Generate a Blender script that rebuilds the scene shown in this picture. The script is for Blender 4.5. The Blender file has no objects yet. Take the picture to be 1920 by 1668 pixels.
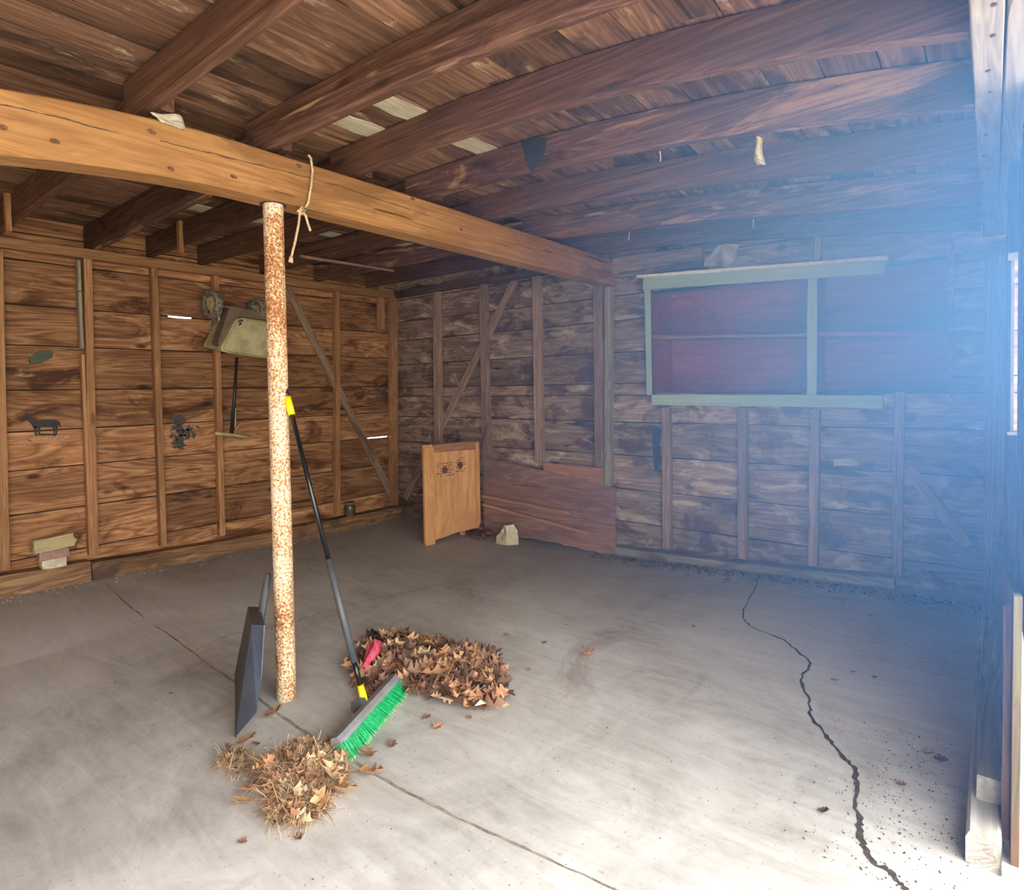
import bpy, bmesh, math, random
from mathutils import Vector, Matrix, noise

random.seed(7)
SC = bpy.context.scene
COL = SC.collection

# ------------------------------------------------------------------ camera
F_PX, YAW, PITCH, ROLL, CY = 1128.75, 0.67290, 1.5433, -0.0167, -75.68
ROT = Matrix.Rotation(YAW, 3, 'Z') @ Matrix.Rotation(PITCH, 3, 'X') @ Matrix.Rotation(ROLL, 3, 'Z')
cam_d = bpy.data.cameras.new('camera')
cam = bpy.data.objects.new('camera', cam_d)
COL.objects.link(cam)
cam.matrix_world = ROT.to_4x4()
cam_d.sensor_fit = 'HORIZONTAL'
cam_d.sensor_width = 36.0
cam_d.lens = F_PX / 1920 * 36.0
cam_d.shift_y = CY / 1920
cam_d.clip_start = 0.02
SC.camera = cam

# ------------------------------------------------------------------ view, world, sun, daylight
SC.view_settings.view_transform = 'Standard'
SC.view_settings.look = 'None'
SC.view_settings.gamma = 1.0
SC.view_settings.use_curve_mapping = False
SC.view_settings.exposure = 1.2
SC.cycles.use_denoising = True
SC.cycles.max_bounces = 10
SC.cycles.diffuse_bounces = 6
SC.cycles.volume_bounces = 1
SC.cycles.sample_clamp_indirect = 6.0
SC.cycles.volume_step_rate = 2.0
SC.cycles.volume_max_steps = 64

W = bpy.data.worlds.new('daylight')
SC.world = W
W.use_nodes = True
wn, wl = W.node_tree.nodes, W.node_tree.links
wn.clear()
wo = wn.new('ShaderNodeOutputWorld')
wb = wn.new('ShaderNodeBackground')
wb.inputs['Color'].default_value = (1.0, 0.985, 0.96, 1)
wb.inputs['Strength'].default_value = 4.2
wl.new(wb.outputs[0], wo.inputs[0])

sun_d = bpy.data.lights.new('sun', 'SUN')
sun_d.energy = 7.0
sun_d.angle = math.radians(4)
sun_d.color = (1.0, 0.93, 0.82)
sun = bpy.data.objects.new('sun', sun_d)
COL.objects.link(sun)
SUN_TO = Vector((-0.22, 0.10, -1.0)).normalized()
sun.rotation_euler = SUN_TO.to_track_quat('-Z', 'Y').to_euler()

# daylight coming in through the open garage doorway (sky portal filling the opening)
por_d = bpy.data.lights.new('doorway_portal', 'AREA')
por_d.shape = 'RECTANGLE'
por_d.size = 4.7
por_d.size_y = 2.35
por = bpy.data.objects.new('doorway_portal', por_d)
COL.objects.link(por)
por.location = (0.38, -0.15, -0.33)
por.rotation_euler = Vector((-1, 0, 0)).to_track_quat('-Z', 'Z').to_euler()
por_d.cycles.is_portal = True

# ------------------------------------------------------------------ helpers
def ray(u, v):
    return ROT @ Vector(((u - 960) / F_PX, -(v - 834 - CY) / F_PX, -1.0))
def fl(u, v, z=-1.5):
    d = ray(u, v); return d * (z / d.z)
def py(u, v, y):
    d = ray(u, v); return d * (y / d.y)
def px(u, v, x):
    d = ray(u, v); return d * (x / d.x)

def interp(pts, t):
    if t <= pts[0][0]: return pts[0][1]
    for (a, va), (b, vb) in zip(pts, pts[1:]):
        if t <= b: return va + (vb - va) * (t - a) / (b - a)
    return pts[-1][1]

def obj(name, bm, mat, parent=None, loc=None, rot=None, smooth=False):
    me = bpy.data.meshes.new(name)
    bmesh.ops.recalc_face_normals(bm, faces=bm.faces)
    bm.to_mesh(me); bm.free()
    if smooth:
        for p in me.polygons: p.use_smooth = True
    me.materials.append(mat)
    o = bpy.data.objects.new(name, me)
    COL.objects.link(o)
    if loc is not None: o.location = loc
    if rot is not None: o.rotation_euler = rot
    if parent is not None: o.parent = parent
    return o

def tag(o, label=None, cat=None, group=None, kind=None):
    if label: o['label'] = label
    if cat: o['category'] = cat
    if group: o['group'] = group
    if kind: o['kind'] = kind
    return o

def struct(o, label=None):
    o['kind'] = 'structure'
    if label: o['label'] = label
    return o

def empty(name, loc):
    o = bpy.data.objects.new(name, None)
    o.empty_display_size = 0.1
    COL.objects.link(o); o.location = loc
    return o

def frame(p0, p1, up):
    x = (Vector(p1) - Vector(p0)); L = x.length; x.normalize()
    z = Vector(up) - x * Vector(up).dot(x); z.normalize()
    y = z.cross(x)
    m = Matrix((x, y, z)).transposed().to_4x4()
    m.translation = Vector(p0)
    return m, L

def beam_bm(L, w, h, bend=None, jit=0.0018, seg=0.16, bev=0.003, seed=0, ends=0.0, taper=None):
    bm = bmesh.new()
    n = max(2, int(L / seg))
    rings = []
    for i in range(n + 1):
        t = i / n; x = t * L
        b = bend(x) if bend else 0.0
        s = taper(t) if taper else 1.0
        ring = []
        cs = [(-w/2+bev, -h/2), (w/2-bev, -h/2), (w/2, -h/2+bev), (w/2, h/2-bev), (w/2-bev, h/2), (-w/2+bev, h/2), (-w/2, h/2-bev), (-w/2, -h/2+bev)]
        for k, (yy, zz) in enumerate(cs):
            q = Vector((x * 2.3 + seed * 7.1, k // 2 * 3.7, seed * 1.3))
            dy = noise.noise(q) * jit * 1.6; dz = noise.noise(q + Vector((9, 4, 2))) * jit * 1.6
            dx = 0
            if ends and i in (0, n): dx = noise.noise(q * 3 + Vector((1, 1, k * 2.2))) * ends
            ring.append(bm.verts.new((x + dx, yy * s + dy, zz * s + dz + b)))
        rings.append(ring)
    for a, b in zip(rings, rings[1:]):
        for k in range(8):
            bm.faces.new((a[k], a[(k+1) % 8], b[(k+1) % 8], b[k]))
    bm.faces.new(rings[0][::-1]); bm.faces.new(rings[-1])
    return bm

SEED = [0]
def beam(name, p0, p1, w, h, mat, up=(0, 0, 1), parent=None, **kw):
    SEED[0] += 1
    m, L = frame(p0, p1, up)
    o = obj(name, beam_bm(L, w, h, seed=SEED[0], **kw), mat)
    if parent is not None:
        o.parent = parent
        o.matrix_parent_inverse = Matrix.Identity(4)
        o.matrix_basis = parent_world(parent).inverted() @ m
    else:
        o.matrix_world = m
    WORLD[o.name] = m
    return o
WORLD = {}
def parent_world(p):
    if p.name in WORLD: return WORLD[p.name]
    m = Matrix.LocRotScale(p.location, p.rotation_euler, p.scale)
    if p.parent: m = parent_world(p.parent) @ m
    return m

def add_box(bm, lo, hi, M=None):
    vs = [bm.verts.new(Vector((x, y, z)) if M is None else M @ Vector((x, y, z))) for x in (lo[0], hi[0]) for y in (lo[1], hi[1]) for z in (lo[2], hi[2])]
    fs = []
    for f in ((0,1,3,2),(4,6,7,5),(0,4,5,1),(2,3,7,6),(0,2,6,4),(1,5,7,3)):
        fs.append(bm.faces.new([vs[i] for i in f]))
    return vs, fs

def add_tube(bm, pts, r, n=12, cap=True):
    pts = [Vector(p) for p in pts]
    rs = r if isinstance(r, (list, tuple)) else [r] * len(pts)
    rings = []; prev = None
    for i, p in enumerate(pts):
        d = (pts[min(i+1, len(pts)-1)] - pts[max(i-1, 0)]).normalized()
        if prev is None:
            a = Vector((0, 0, 1)) if abs(d.z) < .9 else Vector((1, 0, 0))
        else: a = prev
        u = (a - d * a.dot(d)).normalized(); prev = u; v = d.cross(u)
        rings.append([bm.verts.new(p + (u * math.cos(t) + v * math.sin(t)) * rs[i]) for t in [2*math.pi*k/n for k in range(n)]])
    for a, b in zip(rings, rings[1:]):
        for k in range(n): bm.faces.new((a[k], a[(k+1) % n], b[(k+1) % n], b[k]))
    if cap:
        bm.faces.new(rings[0][::-1]); bm.faces.new(rings[-1])
    return rings

def set_attr(me_obj, name, vals):
    a = me_obj.data.attributes.new(name, 'FLOAT', 'FACE')
    a.data.foreach_set('value', vals)

# ------------------------------------------------------------------ materials
def new_mat(name):
    m = bpy.data.materials.new(name); m.use_nodes = True
    nt = m.node_tree; nt.nodes.clear()
    out = nt.nodes.new('ShaderNodeOutputMaterial')
    b = nt.nodes.new('ShaderNodeBsdfPrincipled')
    nt.links.new(b.outputs[0], out.inputs[0])
    return m, nt, b

def S(c):  # sRGB 0-255 to linear
    return tuple(((v/255)/12.92 if v/255 <= .04045 else ((v/255+.055)/1.055)**2.4) for v in c) + (1,)

def N(nt, t, **kw):
    n = nt.nodes.new(t)
    for k, v in kw.items():
        if k in n.inputs.keys() if isinstance(k, str) else False: n.inputs[k].default_value = v
        else: setattr(n, k, v)
    return n

def ramp(nt, fac, stops, interp='LINEAR'):
    r = nt.nodes.new('ShaderNodeValToRGB'); r.color_ramp.interpolation = interp
    e = r.color_ramp.elements
    while len(e) < len(stops): e.new(0.5)
    for i, (p, c) in enumerate(stops):
        e[i].position = p; e[i].color = c if len(c) == 4 else (*c, 1)
    nt.links.new(fac, r.inputs[0]); return r.outputs[0]

def mixc(nt, fac, a, b, mode='MIX'):
    m = nt.nodes.new('ShaderNodeMix'); m.data_type = 'RGBA'; m.blend_type = mode
    for s, v in ((m.inputs[0], fac), (m.inputs[6], a), (m.inputs[7], b)):
        if hasattr(v, 'links'): nt.links.new(v, s)
        else: s.default_value = v
    return m.outputs[2]

def math_(nt, op, a, b=0.0):
    m = nt.nodes.new('ShaderNodeMath'); m.operation = op
    for s, v in ((m.inputs[0], a), (m.inputs[1], b)):
        if hasattr(v, 'links'): nt.links.new(v, s)
        else: s.default_value = v
    return m.outputs[0]

def nz(nt, vec, scale, detail=4, rough=.55, dist=0.0):
    n = nt.nodes.new('ShaderNodeTexNoise')
    n.inputs['Scale'].default_value = scale; n.inputs['Detail'].default_value = detail
    n.inputs['Roughness'].default_value = rough; n.inputs['Distortion'].default_value = dist
    nt.links.new(vec, n.inputs['Vector']); return n.outputs['Fac']

G0, G1 = (0, 0, 0, 1), (1, 1, 1, 1)

def wood(name, dark, mid, light, axis='X', stain=None, stain_at=.62, pale=None, pale_at=.62, vary=.35, knots=.5, across=26.0,
         rough=.85, stain_sc=(.9, 2.6), pale_sc=(.8, 4.5), grain=.5, crack=.5, bump=.5):
    m, nt, b = new_mat(name)
    tc = nt.nodes.new('ShaderNodeTexCoord'); oi = nt.nodes.new('ShaderNodeObjectInfo')
    at = nt.nodes.new('ShaderNodeAttribute'); at.attribute_name = 'rnd'
    off = math_(nt, 'ADD', math_(nt, 'MULTIPLY', oi.outputs['Random'], 37.0), math_(nt, 'MULTIPLY', at.outputs['Fac'], 91.0))
    cx = nt.nodes.new('ShaderNodeCombineXYZ')
    for i in range(3): nt.links.new(off, cx.inputs[i])
    add = nt.nodes.new('ShaderNodeVectorMath'); add.operation = 'ADD'
    nt.links.new(tc.outputs['Object'], add.inputs[0]); nt.links.new(cx.outputs[0], add.inputs[1])
    def mp(along, across_):
        k = nt.nodes.new('ShaderNodeMapping')
        s = [across_] * 3; s['XYZ'.index(axis)] = along
        k.inputs['Scale'].default_value = s
        nt.links.new(add.outputs[0], k.inputs['Vector']); return k.outputs[0]
    fine = nz(nt, mp(1.6, across * 2.2), 1.0, 6, .7)
    rings = nz(nt, mp(.55, across * .42), 1.0, 3, .5, 1.3)
    wv = math_(nt, 'FRACT', math_(nt, 'MULTIPLY', rings, 9.0))
    wv = math_(nt, 'ABSOLUTE', math_(nt, 'SUBTRACT', wv, .5))
    fac = math_(nt, 'ADD', math_(nt, 'MULTIPLY', fine, .75), math_(nt, 'MULTIPLY', wv, grain))
    col = ramp(nt, fac, [(.25, dark), (.5, mid), (.78, light)])
    blot = nz(nt, mp(1.1, 3.4), 1.0, 5, .6, .4)
    col = mixc(nt, ramp(nt, blot, [(.35, G0), (.7, G1)]), col, mixc(nt, .6, col, dark))
    if stain is not None:
        sN = nz(nt, mp(*stain_sc), 1.3, 7, .65, .8)
        col = mixc(nt, ramp(nt, sN, [(stain_at - .05, G0), (stain_at + .05, (.85, .85, .85, 1))]), col, stain)
    if pale is not None:
        pN = nz(nt, mp(*pale_sc), 1.7, 8, .7, .6)
        col = mixc(nt, ramp(nt, pN, [(pale_at - .03, G0), (pale_at + .07, (.8, .8, .8, 1))]), col, pale)
    if knots:
        vo = nt.nodes.new('ShaderNodeTexVoronoi'); vo.inputs['Scale'].default_value = 1.0
        nt.links.new(mp(1.7, 4.3), vo.inputs['Vector'])
        kf = ramp(nt, vo.outputs['Distance'], [(.05, G1), (.11, G0)])
        col = mixc(nt, math_(nt, 'MULTIPLY', kf, knots), col, tuple(c * .35 for c in dark[:3]) + (1,))
    ck = nz(nt, mp(.9, across * .9), 1.0, 2, .5, 1.0)
    ckf = ramp(nt, ck, [(.285, G1), (.315, G0)])
    col = mixc(nt, math_(nt, 'MULTIPLY', ckf, crack), col, tuple(c * .3 for c in dark[:3]) + (1,))
    hs = nt.nodes.new('ShaderNodeHueSaturation')
    rr = nt.nodes.new('ShaderNodeTexWhiteNoise'); rr.noise_dimensions = '1D'; nt.links.new(off, rr.inputs['W'])
    nt.links.new(math_(nt, 'ADD', math_(nt, 'MULTIPLY', rr.outputs['Value'], vary), 1 - vary * .5), hs.inputs['Value'])
    nt.links.new(col, hs.inputs['Color'])
    nt.links.new(hs.outputs[0], b.inputs['Base Color'])
    b.inputs['Roughness'].default_value = rough
    b.inputs['Specular IOR Level'].default_value = .25
    bp = nt.nodes.new('ShaderNodeBump'); bp.inputs['Strength'].default_value = bump; bp.inputs['Distance'].default_value = .004
    nt.links.new(math_(nt, 'SUBTRACT', fac, ckf), bp.inputs['Height']); nt.links.new(bp.outputs[0], b.inputs['Normal'])
    return m

def plain(name, c, rough=.5, c2=None, sc=8.0, metal=0.0, thr=(.4, .6), detail=6, bump=0.0, spec=.5):
    m, nt, b = new_mat(name)
    b.inputs['Roughness'].default_value = rough; b.inputs['Metallic'].default_value = metal
    b.inputs['Specular IOR Level'].default_value = spec
    tc = nt.nodes.new('ShaderNodeTexCoord')
    f = nz(nt, tc.outputs['Object'], sc, detail, .65)
    c2 = c2 or tuple(x * .8 for x in c[:3]) + (1,)
    nt.links.new(ramp(nt, f, [(thr[0], c), (thr[1], c2)]), b.inputs['Base Color'])
    if bump:
        bp = nt.nodes.new('ShaderNodeBump'); bp.inputs['Strength'].default_value = bump; bp.inputs['Distance'].default_value = .004
        nt.links.new(f, bp.inputs['Height']); nt.links.new(bp.outputs[0], b.inputs['Normal'])
    return m

M = {}
M['left_siding'] = wood('left_siding', S((98, 64, 42)), S((156, 110, 74)), S((196, 148, 104)), 'Y', stain=S((74, 44, 32)), stain_at=.59, pale=S((206, 168, 126)), pale_at=.62, vary=.55, across=15, knots=.9, crack=.8, stain_sc=(1.1, 3.0), pale_sc=(1.2, 4.5), grain=.7)
M['back_siding'] = wood('back_siding', S((104, 82, 66)), S((154, 129, 105)), S((194, 174, 148)), 'X', stain=S((90, 64, 54)), stain_at=.56, pale=S((196, 180, 156)), pale_at=.57, vary=.4, across=13, stain_sc=(1.9, 3.0), pale_sc=(1.5, 4.2), crack=.8, knots=.7)
M['deck'] = wood('deck_boards', S((88, 64, 50)), S((132, 98, 76)), S((172, 134, 104)), 'Y', stain=S((58, 44, 38)), stain_at=.57, pale=S((188, 176, 146)), pale_at=.62, vary=.8, across=16, pale_sc=(2.2, 7.0), crack=.8)
M['joist'] = wood('dark_joist', S((70, 48, 36)), S((104, 74, 57)), S((140, 104, 82)), 'X', stain=S((54, 37, 29)), stain_at=.66, pale=S((176, 136, 102)), pale_at=.72, vary=.4, across=24)
M['joist_pale'] = wood('bleached_joist', S((74, 50, 42)), S((112, 80, 66)), S((160, 122, 98)), 'X', stain=S((52, 34, 30)), stain_at=.62, pale=S((196, 156, 118)), pale_at=.57, vary=.2, across=24)
M['girder'] = wood('orange_girder', S((134, 92, 54)), S((178, 132, 82)), S((206, 160, 108)), 'X', stain=S((132, 94, 58)), stain_at=.6, vary=.1, across=18, knots=.8, grain=.35, crack=.8)
M['stud'] = wood('stud_wood', S((122, 84, 56)), S((172, 126, 86)), S((204, 160, 114)), 'X', stain=S((88, 58, 40)), stain_at=.66, vary=.35, across=30)
M['stud_grey'] = wood('grey_stud_wood', S((112, 88, 72)), S((156, 130, 108)), S((188, 164, 140)), 'X', stain=S((84, 60, 54)), stain_at=.62, vary=.35, across=30)
M['stud_green'] = wood('pale_stud_wood', S((118, 110, 92)), S((156, 148, 126)), S((182, 176, 152)), 'X', vary=.1, across=30)
M['sill'] = wood('sill_wood', S((92, 66, 48)), S((146, 112, 80)), S((184, 148, 110)), 'X', stain=S((82, 66, 58)), stain_at=.58, pale=S((200, 160, 112)), pale_at=.6, vary=.2, across=12)
M['sill_grey'] = wood('grey_sill', S((104, 96, 84)), S((140, 132, 118)), S((170, 162, 146)), 'X', stain=S((96, 76, 66)), stain_at=.6, pale=S((184, 174, 154)), pale_at=.6, vary=.1, across=10)
M['plywood'] = wood('orange_plywood', S((190, 134, 84)), S((218, 166, 110)), S((232, 188, 136)), 'Z', vary=.05, across=7, knots=.4, grain=.5, crack=0, stain=S((176, 110, 62)), stain_at=.66)
M['ply_old'] = wood('old_plywood', S((118, 88, 72)), S((146, 112, 92)), S((172, 138, 112)), 'X', stain=S((112, 92, 82)), stain_at=.56, vary=.1, across=16, knots=.2)
M['header'] = wood('pale_header', S((104, 98, 98)), S((136, 128, 124)), S((160, 152, 146)), 'X', stain=S((88, 82, 86)), stain_at=.64, vary=.1, across=14)
M['timber'] = wood('grey_timber', S((128, 122, 112)), S((176, 170, 158)), S((204, 200, 188)), 'X', stain=S((110, 96, 84)), stain_at=.66, vary=.15, across=14)
M['timber_dark'] = wood('dark_strip', S((92, 70, 62)), S((124, 98, 84)), S((150, 122, 104)), 'X')
M['mossy'] = wood('mossy_plank', S((74, 66, 44)), S((112, 96, 66)), S((140, 116, 86)), 'Z', stain=S((104, 74, 60)), stain_at=.5, pale=S((104, 110, 60)), pale_at=.56, vary=.1, across=18)
M['door'] = wood('door_boards', S((60, 56, 58)), S((92, 86, 84)), S((120, 112, 106)), 'Z', vary=.3, across=16)
M['green_paint'] = wood('green_painted_wood', S((148, 172, 156)), S((172, 194, 178)), S((190, 210, 194)), 'X', stain=S((140, 150, 136)), stain_at=.7, vary=.08, across=24, knots=.15, grain=.2, crack=.3, bump=.2)
M['white_edge'] = plain('chipped_white_paint', S((240, 238, 232)), .6, S((190, 188, 180)), 14, thr=(.5, .75))
M['maroon'] = wood('maroon_painted_wood', S((138, 66, 68)), S((168, 86, 86)), S((186, 108, 102)), 'X', stain=S((128, 62, 64)), stain_at=.6, vary=.12, across=10, knots=.1, grain=.25, crack=.15, bump=.15)
M['shelf_edge'] = wood('worn_shelf_edge', S((120, 74, 66)), S((154, 108, 92)), S((184, 148, 126)), 'X', vary=.1, across=30)

# rust on white paint
def rust():
    m, nt, b = new_mat('rusted_white_paint')
    tc = nt.nodes.new('ShaderNodeTexCoord')
    f = nz(nt, tc.outputs['Object'], 95, 5, .65)
    g = nz(nt, tc.outputs['Object'], 3.5, 3, .5)
    s = math_(nt, 'ADD', f, math_(nt, 'MULTIPLY', math_(nt, 'SUBTRACT', g, .5), .5))
    col = ramp(nt, s, [(.36, S((136, 84, 46))), (.44, S((178, 122, 72))), (.50, S((204, 172, 130))), (.57, S((224, 208, 182)))])
    nt.links.new(col, b.inputs['Base Color'])
    b.inputs['Roughness'].default_value = .75
    bp = nt.nodes.new('ShaderNodeBump'); bp.inputs['Strength'].default_value = .4; bp.inputs['Distance'].default_value = .002
    nt.links.new(s, bp.inputs['Height']); nt.links.new(bp.outputs[0], b.inputs['Normal'])
    return m
M['rust'] = rust()

def concrete():
    m, nt, b = new_mat('concrete_floor')
    tc = nt.nodes.new('ShaderNodeTexCoord'); P = tc.outputs['Object']
    big = nz(nt, P, .55, 5, .6, .6); mid_ = nz(nt, P, 2.2, 8, .7, 1.2); fine = nz(nt, P, 42, 5, .7)
    mp = nt.nodes.new('ShaderNodeMapping'); mp.inputs['Rotation'].default_value = (0, 0, .5); mp.inputs['Scale'].default_value = (1.1, 7, 1)
    nt.links.new(P, mp.inputs['Vector']); sw = nz(nt, mp.outputs[0], 1.6, 7, .7, 1.6)
    f = math_(nt, 'ADD', math_(nt, 'MULTIPLY', big, .5), math_(nt, 'MULTIPLY', mid_, .35))
    f = math_(nt, 'ADD', f, math_(nt, 'MULTIPLY', sw, .22))
    col = ramp(nt, f, [(.40, S((146, 142, 135))), (.48, S((174, 171, 165))), (.58, S((200, 198, 194))), (.70, S((220, 219, 217)))])
    # damp, dirty band along the left and back walls
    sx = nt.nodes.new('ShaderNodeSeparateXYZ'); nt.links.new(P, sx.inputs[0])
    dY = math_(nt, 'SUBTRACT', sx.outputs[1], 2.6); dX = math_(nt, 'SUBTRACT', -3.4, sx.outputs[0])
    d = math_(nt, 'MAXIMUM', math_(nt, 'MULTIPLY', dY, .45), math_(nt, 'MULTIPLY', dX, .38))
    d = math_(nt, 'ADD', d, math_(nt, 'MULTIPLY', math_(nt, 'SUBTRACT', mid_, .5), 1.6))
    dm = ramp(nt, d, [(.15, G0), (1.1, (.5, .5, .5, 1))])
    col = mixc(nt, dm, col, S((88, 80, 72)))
    st = nz(nt, P, 1.3, 8, .72, .8)
    col = mixc(nt, ramp(nt, st, [(.60, G0), (.72, (.5, .5, .5, 1))]), col, S((110, 92, 76)))
    col = mixc(nt, ramp(nt, fine, [(.28, (.55, .55, .55, 1)), (.4, G0)]), col, S((96, 88, 80)))
    col = mixc(nt, ramp(nt, fine, [(.66, G0), (.74, (.5, .5, .5, 1))]), col, S((214, 208, 198)))
    nt.links.new(col, b.inputs['Base Color'])
    b.inputs['Roughness'].default_value = .8
    bp = nt.nodes.new('ShaderNodeBump'); bp.inputs['Strength'].default_value = .3; bp.inputs['Distance'].default_value = .006
    nt.links.new(math_(nt, 'ADD', math_(nt, 'MULTIPLY', fine, .4), mid_), bp.inputs['Height']); nt.links.new(bp.outputs[0], b.inputs['Normal'])
    return m
M['concrete'] = concrete()
M['gap_shade'] = plain('dark_gap_shade', S((34, 28, 24)), 1.0)  # shade of the board gaps, put into the colour of the backing strips
M['crack'] = plain('crack_dark', S((52, 46, 42)), 1.0, S((78, 68, 60)), 40)
M['joint'] = plain('joint_dirt', S((118, 106, 94)), 1.0, S((166, 156, 142)), 14)
M['driveway'] = plain('driveway_concrete', S((196, 193, 187)), .9, S((176, 172, 165)), 3)
M['black_plastic'] = plain('black_plastic', S((30, 31, 33)), .42, S((38, 39, 42)), 12)
M['blue_black_plastic'] = plain('grey_black_plastic', S((62, 70, 84)), .36, S((72, 80, 94)), 12)
M['black_metal'] = plain('black_gloss_tube', S((22, 22, 24)), .22, S((26, 26, 28)), 5)
M['grey_tube'] = plain('grey_foam_sleeve', S((66, 70, 76)), .5, S((74, 78, 84)), 10)
M['yellow'] = plain('yellow_plastic', S((250, 214, 10)), .4, S((240, 200, 8)), 6)
M['grey_plastic'] = plain('grey_plastic', S((138, 138, 140)), .5, S((124, 124, 126)), 14)
M['bracket'] = plain('dark_grey_plastic', S((84, 84, 86)), .5, S((70, 70, 72)), 14)
M['bristle'] = plain('green_bristles', S((10, 176, 104)), .6, S((4, 140, 80)), 60)
M['bristle_tip'] = plain('dusty_bristle_tips', S((150, 176, 130)), .9, S((60, 170, 110)), 60)
M['beige'] = plain('dusty_beige_plastic', S((184, 176, 132)), .7, S((160, 148, 108)), 9)
M['beige_dark'] = plain('dusty_brown_plastic', S((112, 96, 72)), .8, S((98, 82, 62)), 9)
M['tire'] = plain('dusty_grey_tyre', S((140, 132, 116)), .9, S((84, 78, 68)), 30)
M['rope'] = plain('cotton_rope', S((214, 190, 150)), .9, S((180, 154, 116)), 60)
M['rag'] = plain('cream_rag', S((206, 202, 172)), .95, S((176, 170, 140)), 10)
M['cloth'] = plain('stiff_cream_cloth', S((212, 210, 178)), .9, S((190, 186, 156)), 12)
M['paper'] = plain('torn_paper', S((206, 200, 186)), .9, S((168, 158, 142)), 14)
M['block'] = wood('pale_block', S((150, 134, 96)), S((196, 178, 134)), S((214, 200, 160)), 'X', vary=.05, across=20, stain=S((140, 122, 88)), stain_at=.6)
M['brick'] = plain('mauve_brick', S((168, 136, 118)), .9, S((148, 118, 104)), 30, bump=.4)
M['stone'] = plain('pale_stone', S((214, 208, 178)), .9, S((186, 176, 146)), 18, bump=.5)
M['white_fleck'] = plain('white_flecks', S((226, 222, 210)), .9, S((190, 182, 164)), 10)
M['dirt'] = plain('dirt_crumbs', S((92, 76, 60)), 1.0, S((64, 52, 42)), 30)
M['black_paint'] = plain('black_paint', S((42, 38, 38)), .7, S((54, 46, 42)), 40)
M['blue_dark'] = plain('dark_blue_flat', S((40, 48, 62)), .7, S((60, 58, 62)), 30)
M['green_smear'] = plain('dark_green_paint', S((62, 76, 60)), .7, S((76, 80, 60)), 40)
M['pink'] = plain('pink_plastic_film', S((232, 70, 104)), .35, S((236, 120, 140)), 20)
M['black_film'] = plain('black_plastic_film', S((38, 38, 42)), .3, S((70, 72, 76)), 20)
M['glass_jar'] = plain('dusty_dark_glass', S((58, 54, 48)), .25, S((104, 92, 70)), 14)
M['nail'] = plain('rusty_nail', S((70, 60, 62)), .6, S((60, 50, 50)), 20)
M['ink'] = plain('faded_black_ink', S((74, 48, 36)), .8, S((110, 72, 48)), 60)
M['straw'] = plain('dry_straw', S((190, 158, 112)), .9, S((146, 112, 78)), 30)

def leaf_mat():
    m, nt, b = new_mat('dry_oak_leaf')
    at = nt.nodes.new('ShaderNodeAttribute'); at.attribute_name = 'rnd'
    oi = nt.nodes.new('ShaderNodeObjectInfo')
    r = math_(nt, 'FRACT', math_(nt, 'ADD', at.outputs['Fac'], 0.0))
    col = ramp(nt, r, [(0, S((72, 56, 50))), (.22, S((112, 86, 72))), (.45, S((150, 114, 92))), (.62, S((178, 130, 98))), (.8, S((200, 154, 112))), (.93, S((214, 180, 134))), (1, S((212, 200, 172)))])
    tc = nt.nodes.new('ShaderNodeTexCoord'); f = nz(nt, tc.outputs['Object'], 30, 4)
    col = mixc(nt, ramp(nt, f, [(.45, G0), (.7, (.45, .45, .45, 1))]), col, S((96, 62, 44)))
    nt.links.new(col, b.inputs['Base Color']); b.inputs['Roughness'].default_value = .75
    return m
M['leaf'] = leaf_mat()

# ------------------------------------------------------------------ room shell
XL, YB = -5.58, 4.78          # siding planes of the left and back walls
def floor_z(x, y):
    a = max(0, min(1, (-x - 4.3) / 1.2)) * max(0, min(1, (3.2 - y) / 2.1)) * .085
    b = max(0, min(1, (x + 3) / 2.4)) * max(0, min(1, (y - 2.8) / 1.9)) * .13
    return -1.5 + a + b
def zb(x, y):                 # underside of the joists: the old roof sags towards the doorway
    s = max(0, (x + 2.6) / 2.6)
    K = interp([(1.03, -.12), (1.55, .18), (2.04, .25), (9, .25)], y)
    z0 = interp([(3.2, 1.15), (3.8, 1.11), (4.7, 1.08)], y)
    if x < -2.6: z0 = 1.15
    return z0 - K * min(s, 1.0) ** interp([(2.04, 2.6), (2.58, 2.0), (3.17, 1.5), (9, 1.5)], y)

bm = bmesh.new()
nx, ny = 70, 84
X0, X1, Y0, Y1 = -5.75, 0.30, -2.75, 5.0
grid = [[bm.verts.new((X0 + (X1-X0)*i/nx, Y0 + (Y1-Y0)*j/ny, 0)) for j in range(ny+1)] for i in range(nx+1)]
for row in grid:
    for v in row: v.co.z = floor_z(v.co.x, v.co.y) + noise.noise(v.co * 1.1) * .004
low = {}
for i in range(nx):
    for j in range(ny):
        bm.faces.new((grid[i][j], grid[i+1][j], grid[i+1][j+1], grid[i][j+1]))
base = bmesh.ops.extrude_face_region(bm, geom=bm.faces[:])
for v in [g for g in base['geom'] if isinstance(g, bmesh.types.BMVert)]: v.co.z = -1.66
floor = obj('floor', bm, M['concrete'], smooth=False)
struct(floor, 'worn grey concrete garage floor')

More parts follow.
